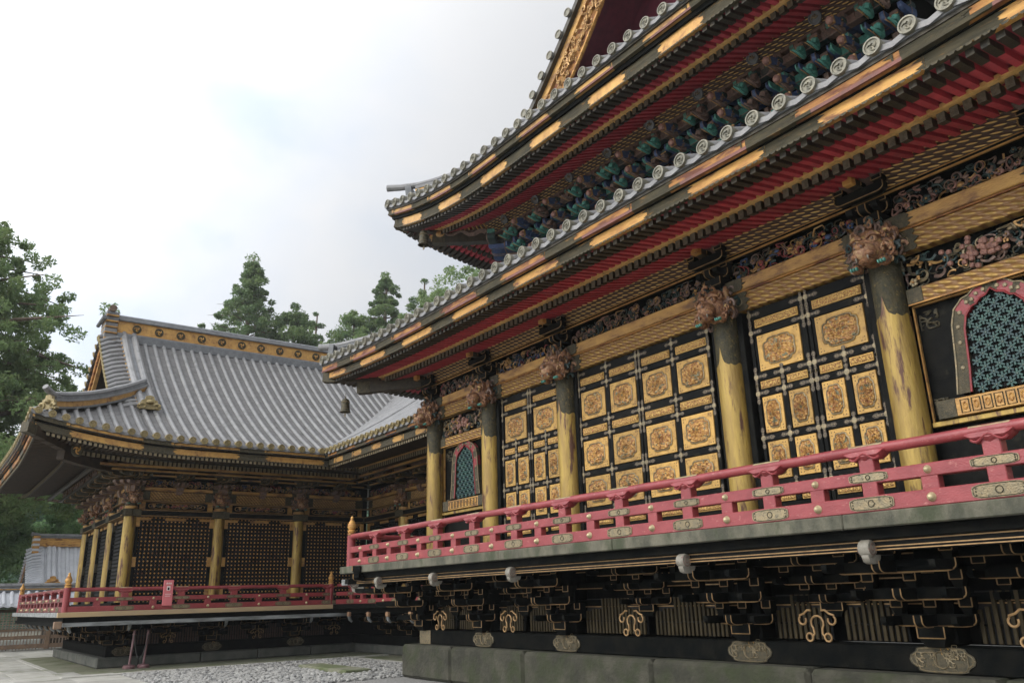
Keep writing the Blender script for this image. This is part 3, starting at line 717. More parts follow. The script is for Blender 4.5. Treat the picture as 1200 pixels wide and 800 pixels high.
# veranda floor
b = MB(); DX0, DX1 = -17.62, -0.95
R = random.Random(5); x = DX0
while x < DX1-0.05:
    w = min(R.uniform(0.26, 0.34), DX1-x); b.box(x+0.002, x+w-0.002, 8.10, 9.9, FL-0.07, FL+R.uniform(-0.003, 0.0), 'deck_wood'); x += w
b.box(DX0, DX0+1.6, 9.91, 24, FL-0.07, FL-0.002, 'deck_wood'); b.box(DX1-1.6, DX1, 9.91, 24, FL-0.07, FL-0.002, 'deck_wood')
deck = part(b, 'veranda_floor', hall)
b = MB(); x = DX0
for w in (2.9, 3.3, 2.8, 3.6, 4.07): b.box(x+0.002, x+w-0.002, 8.0, 8.098, FL-0.155, FL, 'deck_wood', 0.012); x += w
part(b, 'edge_board', deck)
b = MB(); b.box(DX0-0.1, DX0-0.002, 8.0, 20, FL-0.155, FL-0.001, 'deck_wood', 0.012); part(b, 'edge_board', deck)
b = MB(); b.box(DX0+0.12, DX1, 8.14, 8.30, FL-0.27, FL-0.071, 'black_wood', 0.01); b.box(DX0+0.12, DX1, 8.30, 9.7, FL-0.12, FL-0.072, 'black_wood'); b.box(DX0+0.12, DX0+1.6, 9.7, 22, FL-0.12, FL-0.073, 'black_wood')
part(b, 'under_board', deck)
b = MB(); b.box(-18.05, DX1, 8.22, 8.38, FL-0.385, FL-0.272, 'black_lacquer', 0.008)
for z in (FL-0.378, FL-0.345, FL-0.29): b.box(-17.4, DX1, 8.206, 8.219, z, z+0.012, 'edge_tan')
b.box(-18.07, -17.75, 8.21, 8.39, FL-0.40, FL-0.268, 'gray_wood', 0.012); part(b, 'edge_beam', deck)
b = MB(); b.box(-17.42, -17.26, 8.0, 20, FL-0.385, FL-0.272, 'black_lacquer', 0.008); b.box(-17.43, -17.25, 7.62, 7.99, FL-0.40, FL-0.268, 'gray_wood', 0.012) if False else None; part(b, 'edge_beam', deck)

# ------------------------------------------------------------------ red railing
def lotus_mesh(s=1.0):
    b = MB(); P = []
    for i in range(9):
        u = -1+2*i/8; row = []
        for j in range(13):
            v = -1+2*j/12
            z = 0.105*(1-0.55*abs(v)**1.6)-0.03*math.cos(v*PI*2.5)*(1-abs(u))*0.6-0.05*abs(v)
            x = 0.215*v; y = 0.095*u*(1-0.25*v*v)
            k = (1-u*u)**0.5
            row.append((x*s, y*s, (0.02+z*(0.35+0.65*k)*1.0-0.055*(abs(v)**2)*0)*s))
        P.append(row)
    # closed bowl: top sheet and a swelling underside with drooping lobes
    top = [[(p[0], p[1], 0.115*s) for p in row] for row in P]
    bot = []
    for i in range(9):
        u = -1+2*i/8; row = []
        for j in range(13):
            v = -1+2*j/12; e = max(0.0, 1-(v*v)**1.1)**0.5*max(0, 1-u*u*0.85)**0.5
            row.append((0.22*v*s, 0.10*u*s, (0.10-0.095*e*(1+0.16*math.cos(v*9.4)))*s))
        bot.append(row)
    b.grid(bot, 'red_lacquer', True); b.grid(top, 'red_lacquer')
    for k in (0, 8): b.grid([bot[k], top[k]], 'red_lacquer', k == 8)
    b.grid([[r[0] for r in bot], [r[0] for r in top]], 'red_lacquer', True); b.grid([[r[12] for r in bot], [r[12] for r in top]], 'red_lacquer')
    b.tube([(0.17*s*t, -0.098*s*(1-0.2*abs(t)), (0.055+0.03*math.cos(t*4.5))*s) for t in [i/6-1 for i in range(13)]], 0.012*s, 'red_lacquer', 5)
    return b.mesh('lotus_cap', 50)
def plate_mesh(name, w, h, m='bronze_light'):
    b = MB(); q = []
    for i in range(28):
        t = 2*PI*i/28; c, s_ = math.cos(t), math.sin(t)
        q.append(((abs(c)**0.35)*(1 if c >= 0 else -1)*w/2*(1 if abs(s_) < 0.6 else 0.93), (abs(s_)**0.5)*(1 if s_ >= 0 else -1)*h/2))
    b.prism(q, (0, 0, 0), (1, 0, 0), (0, 0, 1), 0.008, m)
    b.tube([(x*0.94, -0.008, z*0.86) for x, z in q], 0.0045, 'bronze', 4, True)
    b.tube([(h*0.25*math.cos(t), -0.009, h*0.25*math.sin(t)) for t in [i*PI/6 for i in range(12)]], 0.006, 'bronze', 4, True)
    for sx in (-1, 1):
        for k in range(3): b.ball((sx*(w*0.42), -0.008, (k-1)*h*0.22), 0.009, 'bronze', 6, 4)
    return b.mesh(name, 40)
def rivet_mesh(name, r):
    b = MB(); b.lathe([(r*1.15, 0), (r*1.1, 0.006), (r*0.95, 0.012), (r*0.8, 0.03), (r*0.45, 0.045), (0.002, 0.05)], (0, 0, 0), 'rivet_pale', 14, (0, -1, 0)); return b.mesh(name, 50)
def finial_mesh(s=1.0):
    b = MB(); b.lathe([(0.075*s, 0), (0.095*s, 0.01*s), (0.095*s, 0.04*s), (0.07*s, 0.055*s), (0.09*s, 0.075*s), (0.095*s, 0.10*s), (0.065*s, 0.125*s), (0.085*s, 0.15*s), (0.10*s, 0.19*s), (0.095*s, 0.24*s), (0.072*s, 0.275*s), (0.075*s, 0.29*s), (0.05*s, 0.315*s), (0.052*s, 0.335*s), (0.03*s, 0.36*s), (0.036*s, 0.385*s), (0.026*s, 0.415*s), (0.004, 0.435*s)], (0, 0, 0), 'gold_bright', 18)
    return b.mesh('finial', 50)
LOTUS, PL_MID, PL_LOW, RIV, FIN = lotus_mesh(), plate_mesh('rail_plate', 0.44, 0.095), plate_mesh('rail_plate', 0.50, 0.135), rivet_mesh('rail_rivet', 0.036), finial_mesh()
def post_mesh(m='red_lacquer'):
    b = MB(); b.box(-0.085, 0.085, -0.065, 0.065, 0.0, 0.56, m, 0.008); return b.mesh('post')
def shortpost_mesh(m='red_lacquer'):
    b = MB(); b.box(-0.085, 0.085, -0.055, 0.055, 0.10, 0.32, m, 0.006); return b.mesh('short_post')
POST, SPOST = post_mesh(), shortpost_mesh(); POST_DARK, SPOST_DARK = post_mesh('red_dark'), shortpost_mesh('red_dark')
def sleeve_mesh():
    b = MB(); P = []
    for i in range(2):
        P.append([((i*2-1)*0.19, 0.056*math.cos(t), 0.056*math.sin(t)) for t in [PI*0.2+PI*0.6*j/8 for j in range(9)]])
    b.grid(P, 'rivet_pale'); return b.mesh('rail_sleeve', 60)
SLEEVE = sleeve_mesh()
def railing(parent, name, x0, x1, y, z, xs, rot=None, plates=True, smat='red_lacquer', k=1.0):
    """rails along local x from x0 to x1; rot=(origin, angle) turns the run; returns the mesh part"""
    O, A = rot or ((0, 0), 0.0)
    def tr(x, yy, zz): return (O[0]+math.cos(A)*x-math.sin(A)*yy, O[1]+math.sin(A)*x+math.cos(A)*yy, zz)
    b = MB()
    n = 40; b.tube([(x0+(x1-x0)*i/n, y, z+0.65*k+0.004*math.sin(i*1.7)) for i in range(n+1)], 0.056*k, smat, 12)
    b.box(x0, x1, y-0.062, y+0.062, z+0.29*k, z+0.42*k, smat, 0.008); b.box(x0, x1, y-0.072, y+0.072, z+0.003, z+0.165*k, smat, 0.008)
    b.v = [tr(*p) for p in b.v]
    r = part(b, name, parent)
    K = (1, 1, k)
    for x in xs:
        part(POST if smat == 'red_lacquer' else POST_DARK, 'post', r, tr(x, y, z), A, K); part(LOTUS, 'lotus_cap', r, tr(x, y, z+0.515*k), A, (k, k, k))
        if plates:
            part(PL_MID, 'rail_plate', r, tr(x, y-0.0625, z+0.355*k), A, K); part(PL_LOW, 'rail_plate', r, tr(x, y-0.0725, z+0.085*k), A, K)
            part(SLEEVE, 'rail_sleeve', r, tr(x, y, z+0.652*k), A, (k, k, k))
    for a, c in zip(xs, xs[1:]):
        m = (a+c)/2; part(SPOST if smat == 'red_lacquer' else SPOST_DARK, 'short_post', r, tr(m, y, z), A, K)
        if plates:
            part(RIV, 'rail_rivet', r, tr(m, y-0.062, z+0.355*k), A, (k, k, k)); part(RIV, 'rail_rivet', r, tr(m, y-0.072, z+0.085*k), A, (1.15*k, 1.15*k, 1.15*k))
    return r
def newel(parent, x, y, z, s=1.0):
    b = MB(); b.lathe([(0.095*s, 0), (0.095*s, 0.62*s), (0.10*s, 0.66*s), (0.085*s, 0.68*s)], (x, y, z), 'red_lacquer', 16)
    o = part(b, 'newel_post', parent); part(FIN, 'finial', o, (x, y, z+0.68*s), 0, (s, s, s)); return o
xs = [-17.35+1.268*k for k in range(14)]
rail = railing(hall, 'railing', -17.3, -1.0, 8.10, FL, xs[1:])
part(SPOST, 'short_post', rail, (-16.75, 8.1, FL)); part(RIV, 'rail_rivet', rail, (-16.75, 8.038, FL+0.355)); part(RIV, 'rail_rivet', rail, (-16.75, 8.028, FL+0.085))
newel(hall, -17.40, 8.12, FL)
railing(hall, 'railing', -3.0, -0.15, 0.0, FL, [-2.6, -1.4], rot=((-17.40, 8.12), -PI/2))

# ------------------------------------------------------------------ columns
def column(parent, x, y, z0, z1, r, zg, name='column', rot=0.0, mg='gold_column', tip=0.27):
    b = MB(); b.lathe([(r*1.02, z0), (r, z0+0.1), (r, z1)], (x, y, 0), 'bronze_sleeve', 28)
    o = part(b, name, parent)
    # gilt sheath rising to a pointed tongue on the outer face
    s = MB(); n = 36; rows = []
    def top(t):
        d = abs((t+PI) % (2*PI)-PI)/PI*n/2*(2*PI*r/n)      # arc distance from the front
        if d > 0.13: return zg-0.02*math.sin(d*40)
        return zg+tip*(max(0, 1-d/0.03)*0.62+max(0, 1-d/0.11)**1.2*0.34+ (0.10 if d < 0.045 else 0))
    for k in range(7):
        row = []
        for j in range(n*2+1):
            t = -PI+2*PI*j/(n*2); zt = top(t); row.append((x+(r+0.006)*math.sin(t+rot), y-(r+0.006)*math.cos(t+rot), z0+0.02+(zt-z0-0.02)*k/6))
        rows.append(row)
    s.grid(rows, mg); part(s, 'gilt_sheath', o); return o
for x in HX: column(hall, x, YW, FL, 5.56, 0.195, 4.78)

# ------------------------------------------------------------------ wall behind, doors
b = MB(); b.box(-16.0, -2.7, 9.74, 9.79, FL-0.1, 6.95, 'black_lacquer'); b.box(-16.1, -2.6, 9.42, 9.73, FL-0.05, FL+0.16, 'black_lacquer', 0.01); part(b, 'wall', hall)
BIG = [relief_panel('carved_panel', 0.72, 0.54, 11+k) for k in range(4)]
SQ = [relief_panel('carved_panel', 0.64, 0.52, 31+k) for k in range(5)]
TALL = [relief_panel('carved_panel', 0.335, 0.525, 51+k, 0.34, 0.37) for k in range(4)]
ST72, ST64, ST33 = strip_panel('strip_panel', 0.74, 0.125, 1), strip_panel('strip_panel', 0.64, 0.13, 2), strip_panel('strip_panel', 0.335, 0.115, 3)
def fitm():
    b = MB(); q = [(-0.11, 0.028), (-0.085, 0.02), (0.085, 0.02), (0.11, 0.028), (0.125, 0), (0.11, -0.028), (0.085, -0.02), (-0.085, -0.02), (-0.11, -0.028), (-0.125, 0)]
    b.prism([(x, -z) for x, z in q][::-1] if False else q[::-1], (0, 0, 0), (1, 0, 0), (0, 0, 1), 0.007, 'fitting')
    for k in range(5): b.ball((-0.10+0.05*k, -0.007, 0), (0.013, 0.006, 0.012), 'bronze_light', 6, 4)
    return b
def door_leaf(x0, x1, cols, rows, name='door', y=9.62):
    """cols: panel edges per row kind; rows: [(z0, z1, [(xa, xb)...], meshes)]"""
    b = MB(); b.box(x0, x1, y, y+0.07, FL+0.17, 5.56, 'black_lacquer', 0.006)
    # raised stiles and rails between the panels
    for x in (x0, x1-0.055): b.box(x, x+0.055, y-0.022, y+0.002, FL+0.17, 5.56, 'black_lacquer', 0.005)
    prev = 5.56; fits = []; plates = []
    for z0, z1, cs, ms in rows:
        for (xa, xb), me in zip(cs, ms): plates.append((me, ((xa+xb)/2, y-0.012, (z0+z1)/2)))
        b.box(x0+0.05, x1-0.05, y-0.020, y+0.002, z1+0.012, prev-0.012, 'black_lacquer', 0.004); zc = (z1+prev)/2; prev = z0
        for xe in (x0+0.03, x1-0.03): fits.append((FIT_T, (xe, y-0.0225, zc), 0.0 if xe < (x0+x1)/2 else PI))
        if len(cs) > 1:
            xc = (cs[0][1]+cs[1][0])/2; w = cs[1][0]-cs[0][1]
            b.box(xc-w/2+0.012, xc+w/2-0.012, y-0.021, y+0.002, z0-0.01, z1+0.01, 'black_lacquer', 0.004); fits.append((FIT_X, (xc, y-0.0225, zc), 0.0))
    o = part(b, name, hall)
    for me, p in plates: part(me, me.name.split('.')[0], o, p)
    for me, p, fl in fits: part(me, 'metal_fitting', o, p, 0, (-1, 1, 1) if fl else None)
    return o
def fit_cross(name, right, left, up, down):
    b = MB(); m = 'fitting'; b.lathe([(0.042, 0), (0.038, 0.010), (0.001, 0.013)], (0, 0, 0), 'bronze_light', 10, (0, -1, 0))
    for dx, dz, L in ((1, 0, right), (-1, 0, left), (0, 1, up), (0, -1, down)):
        if not L: continue
        px, pz = -dz, dx; q = [(0, 0.022), (L*0.55, 0.020), (L*0.62, 0.031), (L*0.85, 0.029), (L, 0.0)]
        pl = q+[(u, -v) for u, v in q[::-1]]
        A = [(dx*u+px*v, -0.006, dz*u+pz*v) for u, v in pl]; b.add(A, [tuple(range(len(A)))], m); 
        for k in (0.35, 0.6, 0.8): b.ball((dx*L*k, -0.006, dz*L*k), (0.011, 0.005, 0.011), 'bronze_light', 6, 3)
    return b.mesh(name)
FIT_T = fit_cross('metal_fitting', 0.20, 0, 0.16, 0.16); FIT_X = fit_cross('metal_fitting', 0.15, 0.15, 0.12, 0.12)
Z1, Z2, Z3, Z4, Z5, Z6 = (5.265, 5.39), (4.60, 5.14), (4.345, 4.46), (3.70, 4.225), (3.05, 3.575), (2.745, 2.845)
def bay_pair(cx, w, k):
    for s in (-1, 1):
        xc = cx+s*0.485; x0, x1 = xc-0.475, xc+0.475
        h = [(xc-0.39, xc-0.055), (xc+0.055, xc+0.39)]
        door_leaf(x0, x1, None, [(*Z1, [(xc-0.37, xc+0.37)], [ST72]), (*Z2, [(xc-0.36, xc+0.36)], [BIG[(k+s) % 4]]), (*Z3, h, [ST33, ST33]),
            (*Z4, h, [TALL[(k+s) % 4], TALL[(k+s+1) % 4]]), (*Z5, h, [TALL[(k+s+2) % 4], TALL[(k+s+3) % 4]]), (*Z6, h, [ST33, ST33])], 'door')
bay_pair(-12.50, 2.5, 0); bay_pair(-6.12, 2.5, 2)
for i, s in enumerate((-1, 1)):
    xc = -9.42+s*0.795; x0, x1 = xc-0.785, xc+0.785; h = [(xc-0.71, xc-0.07), (xc+0.07, xc+0.71)]
    door_leaf(x0, x1, None, [(*Z1, h, [ST64, ST64]), (*Z2, h, [SQ[i], SQ[i+1]]), (*Z3, h, [ST64, ST64]), (*Z4, h, [SQ[i+2], SQ[i+3]]), (*Z5, h, [SQ[(i+4) % 5], SQ[i]]), (*Z6, h, [ST64, ST64])], 'door')
for a, c in zip(HX[1:4], HX[2:5]):
    for x in (a+0.2, c-0.30): b = MB(); b.box(x, x+0.10, 9.56, 9.70, FL+0.17, 5.56, 'black_lacquer', 0.01); part(b, 'door_jamb', hall)

# ------------------------------------------------------------------ cusped windows in the end bays
def cusp(w, h, k=1.0, n=10):
    """flame-arch outline from bottom left over the point to bottom right"""
    L = [(-w*1.06, 0), (-w*0.98, h*0.25), (-w*0.93, h*0.5), (-w*0.90, h*0.66), (-w*0.80, h*0.80), (-w*0.60, h*0.885), (-w*0.46, h*0.90), (-w*0.34, h*0.945), (-w*0.16, h*0.965), (0, h*1.02)]
    return L+[(-x, z) for x, z in L[-2::-1]]
def cusped_window(xc, z0, h, w):
    b = MB(); y = 9.68; q = cusp(w, h)
    b.add([(xc+x, y+0.03, z0+z) for x, z in q], [tuple(range(len(q)))[::-1]], 'void')
    o = part(b, 'cusped_window', hall)
    f = MB(); q2 = cusp(w+0.15, h+0.14); n = len(q)
    for ya, yb in ((y-0.05, y+0.03),):
        A = [(xc+x, ya, z0+z) for x, z in q]; B = [(xc+x, ya, z0+z) for x, z in q2]; A2 = [(p[0], yb, p[2]) for p in A]; B2 = [(p[0], yb, p[2]) for p in B]
        for i in range(n-1):
            t = i/(n-2); m = 'red_frame' if (i in (4, 6, 11, 13, 15)) else 'bronze'
            if 7 <= i <= 10: m = 'bronze' if i in (8, 9) else 'red_frame'
            f.add([A[i], A[i+1], B[i+1], B[i], A2[i], A2[i+1], B2[i+1], B2[i]], [(0,1,2,3), (4,5,1,0), (3,2,6,7)], m)
    f.tube([(p[0], p[1]-0.004, p[2]) for p in A], 0.014, 'red_frame', 5); f.tube([(p[0], p[1]-0.004, p[2]) for p in B], 0.012, 'bronze_light', 5)
    for i in range(1, n-1): f.ball((xc+(q[i][0]+q2[i][0])/2, y-0.055, z0+(q[i][1]+q2[i][1])/2), (0.026, 0.012, 0.026), 'bronze_light', 7, 4)
    part(f, 'window_frame', o)
    g = MB(); st = 0.155; nx, nz = int(w*2/st)+2, int(h/st)+2
    def inside(x, z):
        if z < 0.02 or z > h*0.97: return False
        for i in range(n//2):
            if q[i][1] <= z <= q[i+1][1]:
                t = (z-q[i][1])/max(1e-6, q[i+1][1]-q[i][1]); return abs(x) < abs(q[i][0]+(q[i+1][0]-q[i][0])*t)-0.015
        return False
    for i in range(-nx, nx+1):
        for j in range(nz*2):
            x = i*st*0.5; z = j*st*0.5+0.03
            if (i+j) % 2 or not inside(x, z): continue
            r = st*0.40
            for k in range(6):
                a = k*PI/3+PI/6; bm = 'grille'
                g.beam((xc+x, y-0.012, z0+z), (xc+x+r*math.cos(a)*0.95, y-0.012, z0+z+r*math.sin(a)*0.95), 0.021, 0.03, bm, (0, 1, 0))
            g.lathe([(0.014, 0), (0.010, 0.01), (0.001, 0.016)], (xc+x, y-0.022, z0+z), 'grille_pale', 7, (0, -1, 0))
    part(g, 'grille', o)
    s = MB(); s.box(xc-0.74, xc+0.74, y-0.11, y+0.02, z0-0.26, z0-0.05, 'gold_worn', 0.008); s.box(xc-0.82, xc-0.60, y-0.118, y+0.02, z0-0.265, z0-0.045, 'bronze', 0.006); s.box(xc+0.60, xc+0.82, y-0.118, y+0.02, z0-0.265, z0-0.045, 'bronze', 0.006)
    for i in range(9):
        xx = xc-0.50+i*0.125; s.tube([(xx+dx*0.046, y-0.113, z0-0.155+dz*0.075) for dx, dz in ((-1,-1),(1,-1),(1,1),(-1,1))], 0.008, 'bronze', 4, True); s.tube([(xx+0.022*math.cos(t), y-0.113, z0-0.155+0.04*math.sin(t)) for t in [k*PI/4 for k in range(8)]], 0.009, 'gold_bright', 4, True)
    s.box(xc-0.93, xc+0.93, y-0.07, y+0.02, z0-0.335, z0-0.275, 'gold_column', 0.006)
    part(s, 'window_sill', o); return o
wins = []
for a, c in ((HX[0], HX[1]), (HX[4], HX[5])):
    xc = (a+c)/2; cusped_window(xc, 3.70, 1.12, 0.40)
    b = MB(); x0, x1 = a+0.2, c-0.2                           # the painted panel round the window, gilt-edged
    for z in (4.90, 3.40): b.box(x0, x1, 9.66, 9.70, z-0.018, z+0.006, 'gold')
    for x in (x0, x1-0.02): b.box(x, x+0.02, 9.662, 9.70, 3.38, 4.91, 'gold')
    for sx in (0, 1):
        for z, s in ((4.70, 0.24), (3.62, 0.2)):
            e = MB(); vines(e, s, s, int(z*10)+sx, ['bronze', 'bronze', 'bronze_light'], 10, 0.01, 0.016, False); xx = x0+0.03 if sx == 0 else x1-0.03-s
            b.add([(p[0]+xx, p[1]+9.732, p[2]+z-s/2) for p in e.v], e.f, 'bronze')
    part(b, 'panel_border', hall)
    b = MB(); b.box(x0, x1, 9.585, 9.70, 4.915, 5.10, 'diaper_x' if a < -10 else 'diaper_x', 0.006); b.box(x0, x0+0.20, 9.575, 9.70, 4.91, 5.105, 'bronze', 0.006); b.box(x1-0.20, x1, 9.575, 9.70, 4.91, 5.105, 'bronze', 0.006); b.box(x0, x1, 9.582, 9.60, 4.895, 4.913, 'gold_bright'); part(b, 'lower_frieze', hall)
    e = MB(); vines(e, x1-x0, 0.40, 77 if a < -10 else 78, ['umber', 'teal_dark', 'bronze_light', 'bronze', 'carve_gold'], 80, 0.10, 0.022); R = random.Random(4)
    for k in range(40): e.ball(((x1-x0)*0.5+R.gauss(0, 0.17), -0.10+R.uniform(-0.02, 0.02), 0.2+R.gauss(0, 0.075)), 0.036, 'pink_paint', 7, 4)
    part(e, 'carved_transom', hall, (x0, 9.68, 5.11))

# ------------------------------------------------------------------ beams, friezes, beast heads, brackets over the columns
CARVE = {}
for L in sorted({round(c-a, 2) for a, c in zip(HX, HX[1:])}):
    e = MB(); vines(e, L-0.44, 0.33, int(L*100), PAL_FLOWER if L < 2.4 or L > 3 else PAL_BIRD, int(46*(L-0.4)), 0.12, 0.016); CARVE[L] = e.mesh('carved_frieze', 50)
HEAD = [beast_head('beast_head', 1), beast_head('beast_head', 2, 'copper_head', 'copper_head')]
TOPB = bracket_mesh('eave_bracket', 1, 0.20, 0.22, 0.24, 0.10, 0.12, 0.12, 'black_lacquer', EDGE, 0.008)
for a, c in zip(HX, HX[1:]):
    x0, x1 = a+0.19, c-0.19; L = round(c-a, 2)
    b = MB(); b.box(x0, x1, 9.53, 9.70, 5.575, 5.845, 'diaper_x', 0.01); fr = part(b, 'diaper_frieze', hall)
    for s, xx in ((1, x0), (-1, x1)):
        b = MB(); q = [(0, 0.285), (0.26, 0.285), (0.29, 0.24), (0.25, 0.20), (0.33, 0.145), (0.25, 0.09), (0.29, 0.045), (0.26, 0), (0, 0)]
        pl = [(s*u, v) for u, v in q]; b.prism(pl[::-1] if s == 1 else pl, (xx, 9.524, 5.57), (1, 0, 0), (0, 0, 1), 0.012, 'bronze')
        b.tube([(xx+s*0.13+0.06*math.cos(t), 9.51, 5.71+0.06*math.sin(t)) for t in [i*PI/6 for i in range(12)]], 0.008, 'bronze_light', 4, True)
        part(b, 'end_fitting', fr)
    b = MB(); b.box(a+0.02, c-0.02, 9.47, 9.62, 5.87, 6.055, 'gold_worn', 0.012); b.box(a+0.02, c-0.02, 9.50, 9.62, 5.848, 5.869, 'gold_orange', 0.004); bm = part(b, 'gilt_beam', hall)
    for s, xx in ((1, a), (-1, c)):
        b = MB(); q = [(0, 0.19), (0.42, 0.19), (0.47, 0.15), (0.44, 0.12), (0.52, 0.095), (0.44, 0.07), (0.47, 0.04), (0.42, 0), (0, 0)]
        pl = [(s*u, v) for u, v in q]; b.prism(pl[::-1] if s == 1 else pl, (xx, 9.466, 5.867), (1, 0, 0), (0, 0, 1), 0.012, 'bronze')
        part(b, 'end_fitting', bm)
    part(CARVE[L], 'carved_frieze', hall, (a+0.22, 9.66, 6.06))
    b = MB(); b.box(a, c, 9.44, 9.47, 6.385, 6.405, 'gold'); b.box(a, c, 9.45, 9.56, 6.405, 6.44, 'black_lacquer'); b.box(a, c, 9.44, 9.47, 6.44, 6.452, 'gold')
    b.add([(a+0.25, 9.44, 6.455), (c-0.25, 9.44, 6.455), (c-0.25, 9.24, 6.70), (a+0.25, 9.24, 6.70)], [(0,1,2,3)], 'mesh_x'); b.box(a, c, 9.23, 9.30, 6.702, 6.76, 'rafter_dark')
    part(b, 'lattice_cove', hall)
for i, x in enumerate(HX):
    part(HEAD[i % 2], 'beast_head', hall, (x, 9.34, 5.42), 0, (0.92, 0.95, 1.1))
    o = part(TOPB, 'eave_bracket', hall, (x, 9.50, 6.17))
    b = MB(); b.box(x-0.22, x+0.22, 9.30, 9.62, 6.40, 6.44, 'bronze', 0.004)
    b.add([(x-0.24, 9.43, 6.45), (x+0.24, 9.43, 6.45), (x+0.36, 9.22, 6.70), (x-0.36, 9.22, 6.70)], [(0,1,2,3)], 'umber')
    b.box(x-0.06, x+0.06, 9.05, 9.4, 6.50, 6.60, 'rafter_dark', 0.008); b.box(x-0.068, x+0.068, 8.99, 9.10, 6.495, 6.608, 'gold_bright', 0.012); part(b, 'beam_nose', o)
part(HEAD[0], 'beast_head', hall, (HX[0]-0.12, YW, 5.44), -PI/2)

# ================================================================== roofs of the mausoleum hall
TE_BIG, TE_UP, TE_SM = tile_end_mesh('eave_end_tile', 0.100, 'tile_end'), tile_end_mesh('eave_end_tile', 0.106, 'tile_end'), tile_end_mesh('eave_end_tile', 0.095, 'tile_end_gold')
def eave_under(roof, k, parent, spec):
    """fascia boards, two tiers of rafters, the gilt bar between them and red soffits on side k"""
    L = roof.S[k][3]; g = spec
    b = MB(); roof.sweep(b, k, 0.02, 0.5, -0.10, -0.055, 'tile_dark'); roof.sweep(b, k, 0.045, 0.5, -g['f0'], -0.101, 'rafter_dark'); part(b, 'eave_board', parent)
    b = MB(); roof.sweep(b, k, g['d1'], 0.5, -g['f1'], -g['f0']-0.002, None, 120, eave_segments(L, g['per'], g.get('duty', 0.60), g.get('o1', 0.20), g['ma'], g['mb']))
    roof.sweep(b, k, g['d1']-0.010, g['d1']+0.02, -g['f1']-0.004, -g['f1']+(g['f1']-g['f0'])*0.30, None, 120, eave_segments(L, g['per'], g.get('duty', 0.60)*0.85, g.get('o1', 0.20)+0.10, g.get('md', 'fascia_red'), g['mb']))
    part(b, 'upper_fascia', parent)
    b = MB(); roof.sweep(b, k, g['d1']+0.07, 0.6, -g['f2'], -g['f1']-0.002, 'black_wood', 80); part(b, 'fascia_groove', parent)
    b = MB(); roof.sweep(b, k, g['d2'], g['d2']+0.085, -g['f3'], -g['f2']-0.002, None, 120, eave_segments(L, g['per'], g.get('duty', 0.60), g.get('o2', 0.36), g['mc'], g['mb']))
    # scalloped, split ends of the gilt lengths
    for f0, f1, mm in eave_segments(L, g['per'], g.get('duty', 0.60), g.get('o2', 0.36), g['mc'], g['mb']):
        if mm != g['mb']: continue
        for f, s in ((f0, -1), (f1, 1)):
            if f <= 0.001 or f >= 0.999: continue
            for (dd, h0, h1) in ((g['d2']-0.006, -g['f3'], -g['f2']), (g['d1']-0.008, -g['f1'], -g['f0'])):
                t = g['d2']+(L-2*g['d2'])*f+(0.0 if dd > g['d1'] else (g.get('o1', 0.20)-g.get('o2', 0.36))*g['per']); hh = h1-h0
                for q, ex in ((0.2, 0.10), (0.5, 0.03), (0.8, 0.12)):
                    vs = [roof.U(k, t+s*u, dd, h0+hh*v) for u, v in ((0, q-0.2), (ex, q), (0, q+0.2))]
                    b.add(vs, [(0, 1, 2), (2, 1, 0)] if False else [(0, 1, 2)], g['mb'])
    n = int(L/0.085)
    for i in range(n):                                     # scalloped lower edge
        t = (i+0.5)*L/n
        if min(t, L-t) < g['d2']: continue
        vs = [roof.U(k, t+u*0.085, g['d2']-0.003, -g['f3']+v) for u, v in ((-0.5, 0.012), (-0.3, -0.018), (0.3, -0.018), (0.5, 0.012))]; b.add(vs, [(0, 1, 2, 3)], 'bronze')
    part(b, 'lower_fascia', parent)
    lim = 100
    for nm, (da, db, ha, hb, w, th, el, cap) in (('flying_rafter', g['fly']), ('base_rafter', g['base'])):
        rs = roof.rafters(k, g['sp'], da, db, ha, hb, w, th, g['mr'], 'rafter_dark', el, cap)
        rs.sort(key=lambda q: abs(q[0]-g['near']))
        for t, mb in rs[:lim]: part(mb, nm, parent, smooth=0)
        if len(rs) > lim:
            b = MB()
            for t, mb in rs[lim:]:
                for f, m in zip(mb.f, mb.m): b.add([mb.v[i] for i in f], [tuple(range(len(f)))], mb.names[m])
            o = part(b, nm, parent, smooth=0); o['kind'] = 'stuff'
    b = MB(); da, db, ha, hb = g['fly'][:4]; th = g['fly'][5]
    roof.soffit(b, k, da, db, ha+th-0.012, hb+th-0.012, g['ms'])
    da, db, ha, hb = g['base'][:4]; th = g['base'][5]; roof.soffit(b, k, da+0.05, db, ha+th-0.012, hb+th-0.012, g['ms']); part(b, 'soffit', parent)
    b = MB(); roof.sweep(b, k, *g['bar'], g['mbar'], 60); part(b, 'rafter_bar', parent)

